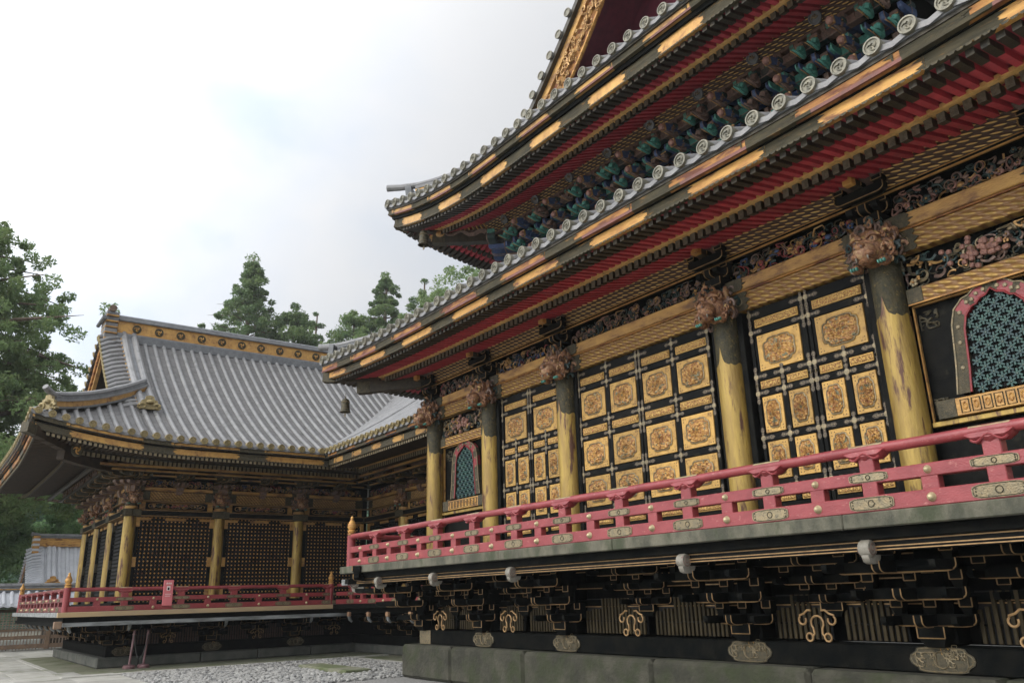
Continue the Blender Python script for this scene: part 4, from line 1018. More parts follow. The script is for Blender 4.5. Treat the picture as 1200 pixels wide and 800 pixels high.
# ---- lower roof: hipped skirt
LR = Roof(-18.12, -0.58, 7.45, 26.3, 7.0, lambda d: 0.34*d+0.02*d*d, 0.22, 5.0)
o_low = MB()
for k in ('S', 'W', 'E', 'N'):
    L = LR.S[k][3]; LR.tiles(o_low, k, 0.388, lambda t, mid, L=L: max(0.02, min(t, L-t, 3.9)), nd=6, rt=0.098)
low = part(o_low, 'lower_roof', hall)
L = LR.S['S'][3]; n = round(L/0.388); st = L/n
for i in range(n):
    t = (i+0.5)*st; p = LR.P('S', t, -0.02, 0.012); part(TE_BIG, 'eave_end_tile', low, p)
L = LR.S['W'][3]; n = round(L/0.388); st = L/n
for i in range(n-14, n): part(TE_BIG, 'eave_end_tile', low, LR.P('W', (i+0.5)*st, -0.02, 0.012), -PI/2)
SPEC_LOW = dict(f0=0.145, f1=0.28, f2=0.30, f3=0.445, d1=0.06, d2=0.15, duty=0.64, o1=0.80, o2=0.925, per=2.0, ma='gold_orange', mb='fascia_brown', mc='gold_bright', sp=0.146, near=14.5, mr='rafter_red', ms='soffit_red', mbar='bar_gold',
    fly=(0.24, 1.24, -0.515, -0.365, 0.072, 0.085, 0.34, 'rafter_dark'), base=(1.10, 1.88, -0.535, -0.36, 0.078, 0.115, 0.14, 'rafter_end'), bar=(1.03, 1.28, -0.415, -0.360))
for k in ('S', 'W'): eave_under(LR, k, low, dict(SPEC_LOW, near=14.5 if k == 'S' else LR.S['W'][3]-2))
def hip_beam(roof, k, s_end, h0, h1, w, parent, m='rafter_dark', d0=-0.10, dm=1.1):
    """corner beam under the hip, in two lengths, and the ridge over it"""
    L = roof.S[k][3]
    def Q(d, h):
        x, y = roof.xy(k, 0, 0); a = roof.S[k][1]; n = roof.S[k][2]
        return (x+a[0]*d+n[0]*d, y+a[1]*d+n[1]*d, roof.ze+roof.lift(max(d, 0), max(d, 0))*1.0+h)
    b = MB(); ds = [d0+(dm-d0)*i/5 for i in range(6)]
    for p, q in zip(ds, ds[1:]): b.beam(Q(p, h0+0.10), Q(q, h0+0.10+0.02), w*0.9, 0.24, m)
    ds = [dm-0.35+(s_end-dm+0.35)*i/5 for i in range(6)]
    for p, q in zip(ds, ds[1:]): b.beam(Q(p, h0-0.12+(p-dm)*0.12), Q(q, h0-0.12+(q-dm)*0.12), w, 0.26, m)
    e = Q(d0-0.02, h0+0.10); b.beam(e, Q(d0+0.20, h0+0.10), w*0.96, 0.26, 'bronze')
    e = Q(dm-0.38, h0-0.165); b.beam(e, Q(dm-0.15, h0-0.14), w*1.05, 0.28, 'bronze')
    return part(b, 'corner_beam', parent)
hip_beam(LR, 'S', 2.0, -0.50, 0, 0.20, low, d0=0.12)
b = MB(); pts = [LR.P('S', d, d, 0.02) for d in [0.35+3.3*i/8 for i in range(9)]]
ridge_run(b, pts, 0.26, [(0.10, 1.0, 'tile_dark'), (0.07, 0.8, 'tile'), (0.05, 1.0, 'tile_dark')], None, 0.085, 'tile')
q = [LR.P('S', d, d, 0.28+0.22*max(0, 0.45-d)**1.3) for d in (0.62, 0.45, 0.28, 0.12, -0.02)]; b.tube(q, [0.07, 0.075, 0.08, 0.085, 0.085], 'tile', 9)
p = LR.P('S', 0.25, 0.25, 0.0); b.beam((p[0]-0.02, p[1]-0.02, p[2]), (p[0], p[1], p[2]+0.32), 0.34, 0.12, 'tile_dark', (1, 1, 0)); part(b, 'hip_ridge', low)
bell((-17.62, 7.95, 6.24), 'bronze wind bell hanging under the lower left eave corner of the large hall')

# ---- upper storey
b = MB(); UX0, UX1, UY0, UY1 = -14.0, -4.7, 11.4, 22.4
b.box(UX0, UX1, UY0, UY1, 7.6, 10.7, 'black_lacquer'); part(b, 'upper_wall', hall)
UR = Roof(-16.9, -1.8, 8.5, 25.3, 10.55, lambda d: 0.50*d+0.055*d*d, 0.71, 4.6, 2.2)
GY = 3.15                                                   # depth of the gable plane behind the front eave
b = MB(); half = (UR.x1-UR.x0)/2
def dm_side(L):
    def f(t, mid): return (max(0.02, min(t, L-t)) if min(mid, L-mid) < GY-0.9 else half)
    return f
for k in ('E', 'W'):
    L = UR.S[k][3]; UR.tiles(b, k, 0.40, dm_side(L), nd=12, rt=0.105, cuts=(GY-0.9, L-GY+0.9))
for k in ('S', 'N'):
    L = UR.S[k][3]; UR.tiles(b, k, 0.40, lambda t, mid, L=L: max(0.02, min(t, L-t, GY+0.6)), nd=8, rt=0.105)
up = part(b, 'upper_roof', hall)
L = UR.S['S'][3]; n = round(L/0.40); st = L/n
for i in range(n): part(TE_UP, 'eave_end_tile', up, UR.P('S', (i+0.5)*st, -0.02, 0.012))
L = UR.S['W'][3]; n = round(L/0.40); st = L/n
for i in range(n-16, n): part(TE_UP, 'eave_end_tile', up, UR.P('W', (i+0.5)*st, -0.02, 0.012), -PI/2)
SPEC_UP = dict(f0=0.14, f1=0.27, f2=0.36, f3=0.57, d1=0.08, d2=0.20, duty=0.58, o1=0.10, o2=0.22, per=1.8, ma='gold_worn', mb='fascia_brown', mc='gold', sp=0.152, near=10, mr='rafter_red', ms='soffit_red', mbar='bar_gold',
    fly=(0.27, 1.10, -0.645, -0.455, 0.078, 0.09, 0.34, 'rafter_dark'), base=(0.97, 1.86, -0.625, -0.255, 0.082, 0.115, 0.14, 'rafter_end'), bar=(0.88, 1.12, -0.505, -0.450))
for k in ('S', 'W'): eave_under(UR, k, up, dict(SPEC_UP, near=8 if k == 'S' else UR.S['W'][3]-2))
hip_beam(UR, 'S', 2.4, -0.56, 0, 0.22, up, d0=0.25, dm=1.3)
b = MB(); pts = [UR.P('S', d, d, 0.02) for d in [0.6+2.6*i/8 for i in range(9)]]
ridge_run(b, pts, 0.28, [(0.14, 1.0, 'tile_dark'), (0.08, 0.8, 'gold'), (0.08, 0.9, 'tile')], None, 0.09, 'tile')
q = [UR.P('S', d, d, 0.36) for d in (0.9, 0.6, 0.3, 0.05)]; q = [(x, y, z+0.10*i/3) for i, (x, y, z) in enumerate(q)]; b.tube(q, [0.075, 0.08, 0.085, 0.09], 'tile', 9)
p = UR.P('S', 0.5, 0.5, 0.0); b.beam((p[0], p[1], p[2]), (p[0]-0.03, p[1]-0.03, p[2]+0.34), 0.36, 0.16, 'tile_dark', (1, 1, 0)); part(b, 'hip_ridge', up)
bell((-15.70, 8.98, 10.16), 'bronze wind bell hanging high under the upper left eave corner of the large hall', 1.1)

# gable towards the court
xc = (UR.x0+UR.x1)/2; YG = UR.y0+GY-0.9
def gz(x): return UR.ze+UR.prof(half-abs(x-xc))
b = MB(); zb = UR.ze+UR.prof(GY-0.9)+0.1
xs_ = [xc-half*0.66+half*1.32*i/28 for i in range(29)]
b.add([(x, UR.y0+GY+0.6, zb-0.9) for x in (xs_[0], xs_[-1])]+[(x, UR.y0+GY+0.6, gz(x)-0.25) for x in xs_[::-1]], [tuple(range(31))], 'gable_red'); gw = part(b, 'gable_wall', up)
for s in (-1, 1):
    b = MB(); n = 22; X = [xc+s*half*0.70*(1-i/n) for i in range(n+1)]
    for (ya, yb, h0, h1, m) in ((YG-0.16, YG+0.0, -0.20, -0.02, 'rafter_dark'), (YG-0.05, YG+0.08, -0.48, -0.21, 'gold_worn'), (YG+0.02, YG+0.12, -1.20, -0.49, 'gold_orange'), (YG+0.0, YG+0.06, -1.28, -1.205, 'gold_bright')):
        for x0, x1 in zip(X, X[1:]):
            A = [(x, y, gz(x)+h) for x in (x0, x1) for y, h in ((ya, h0), (yb, h0), (yb, h1), (ya, h1))]
            b.add(A, [(0, 4, 5, 1), (1, 5, 6, 2), (2, 6, 7, 3), (3, 7, 4, 0)], m)
    bb = part(b, 'barge_board', up)
    b = MB()
    for i in range(int(half*0.70/0.36)):                       # verge tiles
        x = xc+s*(half*0.70-0.36*i); p0 = Vector((x, YG+0.25, gz(x)+0.04)); b.tube([p0, p0+Vector((0, -0.46, 0.0))], 0.10, 'tile', 9); b.lathe([(0.11, 0), (0.11, 0.03), (0.085, 0.03), (0.08, 0.015), (0.002, 0.015)], (x, YG-0.20, gz(x)+0.04), 'tile_end', 14, (0, -1, 0))
    b.tube([(x, YG+0.22, gz(x)+0.02) for x in X], 0.07, 'tile_dark', 6); part(b, 'verge_tiles', up)
    b = MB(); b.tube([(x, YG+0.03, gz(x)-0.86) for x in X], 0.05, 'gold_worn', 6)
    for i in range(3, 20):
        x0 = X[i]; e = MB(); vines(e, 0.46, 0.62, 200+i, PAL_GOLD, 11, 0.08, 0.026)
        b.add([(p[0]+x0-0.2, p[1]+YG-0.0, p[2]+gz(x0)-1.17) for p in e.v], e.f, 'carve_gold')
    part(b, 'gable_carving', up)
# red soffit under the gable overhang
b = MB(); b.grid([[(x, YG+0.1, gz(x)-0.3) for x in xs_], [(x, UR.y0+GY+0.6, gz(x)-0.3) for x in xs_]], 'gable_red'); part(b, 'gable_soffit', up)
b = MB(); b.box(xc-0.25, xc+0.25, YG-0.2, 23, gz(xc)-0.1, gz(xc)+0.9, 'gold_worn'); b.tube([(xc, YG-0.3, gz(xc)+0.95), (xc, 23, gz(xc)+0.95)], 0.14, 'tile', 10); part(b, 'main_ridge', up)

# ---- coloured brackets and gilt cove of the upper storey
b = MB(); UZ = 10.0
b.add([(UX0-0.9, 10.44, 10.12), (UX1+0.9, 10.44, 10.12), (UX1+0.9, 10.26, 10.31), (UX0-0.9, 10.26, 10.31)], [(0,1,2,3)], 'mesh_up')
b.add([(UX0-0.9, 10.44, 10.12), (UX0-0.9, 22, 10.12), (UX0-1.1, 22, 10.31), (UX0-1.1, 10.26, 10.31)], [(0,1,2,3)], 'mesh_up')
b.box(UX0-1.05, UX1+1, 10.19, 10.27, 10.312, 10.37, 'umber'); b.box(UX0-0.9, UX1+0.9, 10.43, 10.56, 10.06, 10.118, 'umber')
part(b, 'gilt_cove', up)
b = MB(); b.lathe([(0.11, 0), (0.11, 0.04), (0.09, 0.045), (0.085, 0.03), (0.002, 0.03)], (0, 0, 0), 'tile_dark', 18, (0, -0.85, -0.5))
for i in range(3):
    a = i*2*PI/3+0.4; b.tube([((0.012+0.055*t/6)*math.cos(a+t*0.25), -0.04, (0.012+0.055*t/6)*math.sin(a+t*0.25)) for t in range(7)], [0.026*(1-t/8) for t in range(7)], 'bronze_light', 5)
CREST = b.mesh('crest_boss')
UB = bracket_mesh('painted_bracket', 3, 0.24, 0.30, 0.34, 0.09, 0.14, 0.14, 'teal', 'umber', 0.010, mats=['teal', 'umber', 'blue', 'teal_dark'])
UB2 = bracket_mesh('painted_bracket', 3, 0.24, 0.30, 0.34, 0.09, 0.14, 0.14, 'teal', 'umber', 0.010, mats=['umber', 'blue', 'teal', 'umber'])
cols = [UX0+0.0+i*1.24*0.9375 for i in range(9)]
for i in range(17):
    x = UX0+i*(UX1-UX0)/16; big_ = i % 2 == 0
    o = part(UB if big_ else UB2, 'painted_bracket', up, (x, 11.38, 9.10), 0, (0.62, 1.0, 1))
    e = MB(); R = random.Random(i)
    for q in range(4):                                         # curling cloud noses, tail rafters and painted blocks, row over row
        y0, z0 = 11.38-0.30-0.23*q, 9.00+0.25*q
        for dx in ((-0.13, 0.13) if big_ else (0.0,)):
            mm = R.choice(('teal', 'teal', 'umber') if big_ else ('umber', 'blue', 'umber')); w = R.uniform(0.8, 1.15)
            c = [(dx+0.02*math.sin(t), y0-0.13*w*math.cos(t*0.62)-0.015*t, z0+0.115*w*math.sin(t*0.62)*(1-t/16)) for t in range(11)]
            e.tube(c, [0.062*w*(1-t/14) for t in range(11)], mm, 7); e.tube([(p[0]-0.05*w, p[1], p[2]) for p in c], 0.010, 'carve_gold', 4)
            e.box(dx-0.07, dx+0.07, y0-0.10, y0+0.08, z0+0.10, z0+0.19, 'umber' if mm != 'umber' else 'teal_dark', 0.015)
            e.box(dx-0.072, dx+0.072, y0-0.103, y0-0.09, z0+0.105, z0+0.12, 'carve_gold')
        if not big_:
            e.beam((0.0, y0+0.5, z0+0.22), (0, y0-0.30, z0+0.04), 0.10, 0.13, 'blue'); e.beam((0.0, y0-0.30, z0+0.04), (0, y0-0.34, z0+0.03), 0.11, 0.14, 'carve_gold'); e.ball((0, y0-0.36, z0+0.02), (0.065, 0.07, 0.07), 'pink_paint', 8, 5)
    part(e, 'cloud_nose', o, (x, 0, 0))
for i in range(9): part(CREST, 'crest_boss', up, (-4.43-1.215*i, 10.31, 10.20))
o = part(UB, 'painted_bracket', up, (UX0, 11.5, 9.10), -PI/2, (0.62, 1, 1))
o = part(UB, 'painted_bracket', up, (UX0, 11.4, 9.10), -PI/4, (0.8, 1.4, 1))
for i in range(1, 6): part(UB if i % 2 else UB2, 'painted_bracket', up, (UX0, 11.4+i*1.2, 9.10), -PI/2)
b = MB(); e = MB(); q = [(0.75*t/8, 0.0, 0.10*math.sin(t*1.2)) for t in range(9)]   # gilt dragon head on the corner
R = random.Random(9)
C0 = Vector((-15.0, 10.4, 10.22)); D = Vector((-0.70, -0.70, 0.02))
b.tube([C0+D*(1.1*t/10)+Vector((0, 0, 0.06*math.sin(t*1.3))) for t in range(11)], [0.16-0.004*t for t in range(11)], 'umber', 8)
for t in range(11):
    c = C0+D*(1.1*t/10)
    for s in (-1, 1): b.tube([c+Vector((s*0.10, -s*0.10, 0.05)), c+Vector((s*0.2, -s*0.2, 0.12))+D*0.06, c+Vector((s*0.18, -s*0.18, 0.2))+D*0.16], [0.03, 0.022, 0.008], 'carve_gold', 5)
h = C0+D*1.2; b.ball(h, (0.17, 0.17, 0.13), 'carve_gold', 9, 6); b.ball(h+D*0.2+Vector((0, 0, -0.03)), (0.11, 0.11, 0.06), 'carve_gold', 8, 5); b.ball(h+D*0.18+Vector((0, 0, -0.12)), (0.09, 0.09, 0.04), 'carve_gold', 8, 5)
for s in (-1, 1): b.tube([h+Vector((s*0.07, -s*0.07, 0.08)), h-D*0.15+Vector((s*0.12, -s*0.12, 0.2)), h-D*0.3+Vector((s*0.15, -s*0.15, 0.22))], [0.03, 0.022, 0.008], 'carve_gold', 5)
part(b, 'dragon_head', up)

# ================================================================== the worship hall (far, left)
XW, YS, FH = -26.4, 5.16, 1.50
wor = thing('worship_hall', (-29.9, 16.9, 0), 'black and gold hall with lattice shutters under a broad grey tiled roof, far left', 'shrine hall')
YE = 28.64
b = MB()
for x0, x1, y0, y1 in ((-33.94, -25.86, 4.62, 5.7), (-26.9, -25.86, 5.71, 12.4)):
    x = x0
    if y0 < 5:
        while x < x1-0.01:
            w = min(1.62, x1-x); b.box(x+0.004, x+w-0.004, y0, y1, 0, 0.27, 'stone_dark', 0.03); x += w
    else:
        y = y0
        while y < y1-0.01:
            w = min(1.7, y1-y); b.box(x0, x1, y+0.004, y+w-0.004, 0, 0.27, 'stone_dark', 0.03); y += w
b.box(-33.94, -32.9, 5.71, 27, 0, 0.27, 'stone_dark'); part(b, 'stone_podium', wor)
b = MB(); b.box(-26.1, -26.4, 4.86, 27, 0.272, 0.55, 'black_wood', 0.012); b.box(-33.7, -26.41, 4.86, 5.16, 0.272, 0.55, 'black_wood', 0.012); b.box(-33.7, -33.4, 5.17, 27, 0.272, 0.55, 'black_wood'); gb = part(b, 'ground_beam', wor)
for y in (5.3, 7.76, 10.36): part(fm_me, 'beam_fitting', gb, (-26.095, y, 0.41), PI/2, (0.8, 1, 0.85))
b = MB(); b.box(-26.62, -26.56, 5.4, 27, 0.55, FH-0.1, 'black_wood'); b.box(-33.4, -26.63, 5.36, 5.42, 0.55, FH-0.1, 'black_wood'); part(b, 'under_wall', wor)
KB2 = bracket_mesh('veranda_bracket', 2, 0.25, 0.46, 0.40, 0.10, 0.14, 0.11, 'black_lacquer', 'dark_edge', 0.009)
def nose2():
    b = MB(); b.box(-0.055, 0.055, -0.02, 0.5, -0.05, 0.09, 'black_lacquer', 0.01); b.box(-0.066, 0.066, -0.05, 0.05, -0.066, 0.066, 'head_pale', 0.02); b.tube([(0, 0.0, -0.06), (0, 0.03, -0.16), (0, 0.10, -0.22)], [0.05, 0.045, 0.03], 'gray_wood', 6); return b.mesh('bracket_nose')
N2 = nose2()
HY = [5.16, 7.76, 10.36, 12.90]; HXS = [-26.4, -28.75, -31.1, -33.4]
for y in (5.16, 7.76, 10.36):
    o = part(KB2, 'veranda_bracket', wor, (-26.35, y, 0.72), PI/2); part(N2, 'bracket_nose', o, (-24.86, y, 1.21), PI/2)
for y in (6.46, 9.06, 11.6):
    o = part(KB2, 'veranda_bracket', wor, (-26.4, y, 0.84), PI/2, (1, 0.8, 0.8)); part(scr, 'scroll_ornament', o, (-25.95, y, 0.80), PI/2, (0.8, 1, 0.75))
for y0, y1 in ((5.5, 6.35), (6.6, 7.5), (8.1, 9.0), (9.2, 10.1), (10.7, 11.5)):
    part(slat_panel(y0, y1, 0.56, 0.98, 0.0, 'slat_brown'), 'slat_panel', wor, (-26.50, 0, 0), PI/2)
for x in HXS[0:1]: o = part(KB2, 'veranda_bracket', wor, (x+0.05, 5.05, 0.72), PI/4, (1, 1.35, 1)); part(N2, 'bracket_nose', o, (-24.95, 3.68, 1.21), PI/4)
for x in HXS+[-27.6, -30, -32.2]: o = part(KB2, 'veranda_bracket', wor, (x, 5.11, 0.72), 0); part(N2, 'bracket_nose', o, (x, 3.62, 1.21), 0)
b = MB(); b.box(-24.78, -24.66, 3.5, 12.0, FH-0.36, FH-0.26, 'gray_wood', 0.01); b.box(-35, -24.78, 3.44, 3.56, FH-0.36, FH-0.26, 'black_wood'); b.box(-24.68, -24.5, 3.28, 3.46, FH-0.40, FH-0.22, 'fence_wood', 0.01)
part(b, 'edge_beam', wor)
b = MB(); b.box(-24.70, -24.58, 3.34, 11.0, FH-0.125, FH, 'deck_pale', 0.01); b.box(-35.2, -24.71, 3.34, 3.46, FH-0.125, FH-0.001, 'gray_wood', 0.01); b.box(-26.6, -24.71, 3.47, 12.0, FH-0.09, FH-0.004, 'gray_wood'); b.box(-35.2, -26.61, 3.47, 5.4, FH-0.09, FH-0.004, 'gray_wood')
b.box(-26.6, -24.75, 3.5, 12.0, FH-0.26, FH-0.127, 'black_wood'); b.box(-35.1, -26.61, 3.5, 5.4, FH-0.26, FH-0.127, 'black_wood'); part(b, 'veranda_floor', wor)
ys = [3.45+1.475*k for k in range(6)]
wr = railing(wor, 'railing', 3.5, 10.85, 0.0, FH, ys[1:], rot=((-24.75, 0), PI/2), k=0.87)
# along +y the run is turned a quarter: its outer face is +x
newel(wor, -24.75, 3.52, FH, 0.90)
part(SPOST, 'short_post', wr, (-24.75, 4.25, FH), PI/2, (1, 1, 0.87)); part(RIV, 'rail_rivet', wr, (-24.69, 4.25, FH+0.31), PI/2, (.87,)*3)
railing(wor, 'railing', -34.9, -24.8, 3.52, FH, [-34.3+1.45*k for k in range(7)], k=0.87, smat='red_dark')
newel(wor, -34.95, 3.52, FH, 0.90); newel(wor, -24.75, 10.9, FH, 0.90)

def lattice_shutter(x0, x1, z0, z1, y, dots=True, st=0.112, horiz=False):
    b = MB(); b.box(x0, x1, y+0.03, y+0.05, z0, z1, 'void')
    nx = int((x1-x0)/st); nz = int((z1-z0)/st); sx = (x1-x0)/nx; sz = (z1-z0)/nz
    if not horiz:
        for i in range(nx+1): b.box(x0+i*sx-0.017, x0+i*sx+0.017, y, y+0.028, z0, z1, 'black_lacquer')
    for j in range(nz+1): b.box(x0, x1, y-0.004, y+0.024, z0+j*sz-0.015, z0+j*sz+0.015, 'black_lacquer' if not horiz else 'black_wood')
    if dots:
        d = b
        for i in range(nx+1):
            for j in range(nz+1):
                x, z = x0+i*sx, z0+j*sz; s = 0.031
                d.add([(x-s, y-0.005, z), (x, y-0.005, z-s), (x+s, y-0.005, z), (x, y-0.005, z+s), (x, y-0.022, z)], [(0,1,4),(1,2,4),(2,3,4),(3,0,4)], 'gold_bright')
    return b, None
CARVE2 = {}
def facade(parent, at, rz, cols, base, shutters, zk, bright, ncol_r=0.17, top=True, first=True, last=True, horiz=False, dots=True):
    """bays between round gilt columns: shutters, tie beams, panels, gilt beam, carved frieze; local x along the wall, front at -y"""
    dz = zk
    for i, x in enumerate(cols):
        if (i == 0 and not first) or (i == len(cols)-1 and not last): continue
        c, s = math.cos(rz), math.sin(rz); wx, wy = at[0]+c*x, at[1]+s*x
        o = column(parent, wx, wy, base, 4.62+dz, ncol_r, 4.17+dz, rot=0.0 if rz == 0 else PI/2, tip=0.0)
        b = MB(); b.lathe([(ncol_r+0.012, 4.38), (ncol_r+0.012, 4.44), (ncol_r, 4.46)], (wx, wy, dz), 'gold_worn', 24); part(b, 'gilt_band', o)
        hd = part(HEAD[i % 2], 'beast_head', parent, (wx-s*0.0+s*0.12, wy-c*0.12, 4.52+dz), rz, (0.75, 0.72, 0.85))
    x0, x1 = cols[0], cols[-1]
    for z, h, m in ((4.19, 0.14, 'black_lacquer'), (base-dz+0.02, 0.20, 'black_lacquer'), (4.62, 0.03, 'dark_edge')):
        b = MB(); b.box(x0-0.28, x1+0.2, -0.20 if z != 4.62 else -0.12, 0.02, z+dz, z+h+dz, m, 0.004)
        if z == 4.19:
            for zz in (4.33, 4.166): b.box(x0-0.28, x1+0.2, -0.206, 0.0, zz+dz, zz+0.023+dz, 'dark_edge')
            for x in cols: b.box(x-0.26, x+0.26, -0.215, 0, 4.155+dz, 4.365+dz, 'bronze', 0.008)
        part(b, 'tie_beam', parent, at, rz)
    b = MB(); b.box(x0, x1, 0.06, 0.12, base, 5.75+dz, 'black_lacquer'); part(b, 'wall', parent, at, rz)
    for i, (a, c) in enumerate(zip(cols, cols[1:])):
        L = round(c-a, 2); u0, u1 = a+ncol_r+0.10, c-ncol_r-0.10
        for x in (u0-0.05, u1+0.05):
            b = MB(); b.box(x-0.05, x+0.05, -0.06, 0.05, base+0.2, 4.15+dz, 'black_lacquer', 0.006)
            for z in (base+0.5, (base+4.2+dz)/2, 4.0+dz): b.box(x-0.055, x+0.055, -0.066, 0.04, z-0.14, z+0.14, 'gold_worn' if bright else 'bronze', 0.004)
            sh = part(b, 'shutter_jamb', parent, at, rz)
        if shutters:
            p, d = lattice_shutter(u0, u1, base+0.22, 4.14+dz, 0.0, dots, horiz=horiz); sh = part(p, 'lattice_shutter', parent, at, rz)
            if d: part(d, 'gilt_studs', sh, at, rz)
            for x, w in ((u0+0.16, 0.16), (u1-0.16, 0.16), ((u0+u1)/2, 0.3)): b = MB(); b.box(x-w, x+w, -0.03, 0.0, 4.06+dz, 4.145+dz, 'gold_worn', 0.004); part(b, 'gilt_fitting', sh, at, rz)
        b = MB(); b.box(u0-0.05, u1+0.05, 0.0, 0.055, 4.36+dz, 4.62+dz, 'gold_worn' if bright else 'bronze', 0.004); b.box(u0+0.12, u1-0.12, -0.01, 0.0, 4.38+dz, 4.60+dz, 'black_lacquer')
        q = [((u0+u1)/2+(u1-u0)*0.40*(abs(math.cos(t))**0.5)*(1 if math.cos(t) > 0 else -1), -0.012, 4.49+dz+0.085*(abs(math.sin(t))**0.6)*(1 if math.sin(t) > 0 else -1)) for t in [i*PI/14 for i in range(28)]]
        b.tube(q, 0.012, 'carve_gold', 4, True); pn = part(b, 'carved_tie_panel', parent, at, rz)
        if ('p', L) not in CARVE2:
            e = MB(); vines(e, (u1-u0)*0.74, 0.15, int(L*77), ['bronze', 'umber', 'carve_gold', 'teal_dark', 'carve_gold'], int(30*L*0.6), 0.05, 0.013)
            for k in range(9): e.ball(((u1-u0)*0.37+random.gauss(0, 0.12), -0.05, 0.075+random.gauss(0, 0.025)), (0.04, 0.02, 0.025), 'carve_red', 6, 4)
            CARVE2[('p', L)] = e.mesh('carved_relief', 50)
            e = MB(); vines(e, u1-u0, 0.24, int(L*55), PAL_BIRD+['carve_gold', 'carve_red'], int(40*L*0.8), 0.09, 0.016); CARVE2[('f', L)] = e.mesh('carved_frieze', 50)
        co, si = math.cos(rz), math.sin(rz)
        def wp(lx, ly, z): return (at[0]+co*lx-si*ly, at[1]+si*lx+co*ly, z+dz)
        part(CARVE2[('p', L)], 'carved_relief', pn, wp(u0+(u1-u0)*0.13, -0.012, 4.415), rz)
        b = MB(); b.box(u0-0.05, u1+0.05, -0.03, 0.055, 4.66+dz, 4.92+dz, 'diaper_y', 0.006)
        for s in (0, 1):
            xx = u0-0.06 if s == 0 else u1-0.22; b.box(xx, xx+0.28, -0.038, 0.05, 4.655+dz, 4.925+dz, 'bronze', 0.01)
        part(b, 'diaper_frieze', parent, at, rz)
        b = MB(); b.box(a, c, -0.14, 0.05, 4.94+dz, 5.035+dz, 'gold_worn' if bright else 'gold_worn', 0.008)
        for x in (a, c): b.box(x-0.3 if x == c else x, x if x == c else x+0.3, -0.146, 0.0, 4.936+dz, 5.04+dz, 'bronze', 0.004)
        part(b, 'gilt_beam', parent, at, rz)
        part(CARVE2[('f', L)], 'carved_frieze', parent, wp(u0, 0.03, 5.04), rz)
BR3 = bracket_mesh('eave_bracket', 2, 0.19, 0.40, 0.26, 0.09, 0.115, 0.12, 'umber', 'dark_edge', 0.008, mats=['umber', 'fascia_brown', 'umber'])
facade(wor, (XW, 0, 0), PI/2, HY, FH, True, 0.0, True, last=False)
facade(wor, (0, YS, 0), 0.0, HXS[::-1], FH, True, 0.0, False, last=False, horiz=True, dots=False)
for y in HY[:-1]+[6.46, 9.06, 11.63]:
    big_ = y in HY
    part(BR3, 'eave_bracket', wor, (XW+0.05, y, 5.06), PI/2, (1.0 if big_ else 0.7, 1.0, 1))
part(BR3, 'eave_bracket', wor, (XW+0.02, YS, 5.06), PI/4, (1.2, 1.4, 1))
for x in HXS+[-27.6, -30, -32.2]: part(BR3, 'eave_bracket', wor, (x, YS-0.05, 5.06), 0)
b = MB()
for dx, z, h in ((0.42, 5.30, 0.06), (0.84, 5.36, 0.07), (1.22, 5.42, 0.09)):
    b.box(XW+dx, XW+dx+0.11, YS-dx, 12.9-dx*0.3, z, z+h, 'rafter_dark', 0.006); b.box(XW+dx+0.111, XW+dx+0.122, YS-dx, 12.9-dx, z+0.008, z+h-0.01, 'gold_worn')
    b.box(-34.5, XW+dx-0.01, YS-dx-0.11, YS-dx, z, z+h, 'rafter_dark', 0.006)
part(b, 'eave_purlins', wor)

# ---- hip and gable roof
HO = 3.2
HR = Roof(-36.6, -23.2, 1.94, 31.86, 5.97, lambda d: 0.50*d+0.0325*d*d, 0.48, 4.2, 2.0)
Lr = HR.S['E'][3]; GG = 2.85; HALF = 6.7; VY = 9.85-HR.y0
b = MB()
def dmx(t, mid, L=Lr): return max(0.02, min(t, L-t)) if min(mid, L-mid) < GG else HALF
def dmn(t, mid): return min(max(0.0, t-VY), HALF)
HR.tiles(b, 'E', 0.321, dmx, dmn, rt=0.067, nd=40, t1=22.0, cuts=(GG, VY))
HR.tiles(b, 'W', 0.321, dmx, None, rt=0.082, nd=10, cuts=(GG, Lr-GG))
Ls = HR.S['S'][3]
for k in ('S', 'N'): HR.tiles(b, k, 0.321, lambda t, mid: max(0.02, min(t, Ls-t, GG+0.7)), rt=0.082, nd=8)
hr = part(b, 'tiled_roof', wor)
n = round(22.0/0.321); st = 22.0/n
for i in range(n):
    t = (i+0.5)*st
    if t < VY: part(TE_SM, 'eave_end_tile', hr, HR.P('E', t, -0.02, 0.01), PI/2)
n = round(Ls/0.321); st = Ls/n
for i in range(n): part(TE_SM, 'eave_end_tile', hr, HR.P('S', (i+0.5)*st, -0.02, 0.01))
SPEC_H = dict(duty=0.72, o1=0.30, o2=0.30, md='void', f0=0.10, f1=0.20, f2=0.245, f3=0.41, d1=0.05, d2=0.14, per=2.62, ma='gold', mb='bronze', mc='gold', sp=0.125, near=4.5, mr='rafter_brown', ms='black_wood', mbar='rafter_dark',
    fly=(0.18, 1.25, -0.50, -0.40, 0.065, 0.075, 0.05, 'bronze_light'), base=(1.12, 3.1, -0.58, -0.15, 0.07, 0.11, 0.05, 'bronze_light'), bar=(1.16, 1.26, -0.455, -0.402))
eave_under(HR, 'E', hr, SPEC_H)
eave_under(HR, 'S', hr, dict(SPEC_H, mc='gold_orange', ma='gold_orange', near=Ls-3))
def HQ(d, h): return (HR.x1-d, HR.y0+d, HR.ze+HR.lift(d, d)+h)
b = MB(); ds = [-0.08+1.2*i/5 for i in range(6)]
for p, q in zip(ds, ds[1:]): b.beam(HQ(p, -0.50), HQ(q, -0.48), 0.2, 0.24, 'rafter_brown')
ds = [0.9+2.3*i/5 for i in range(6)]
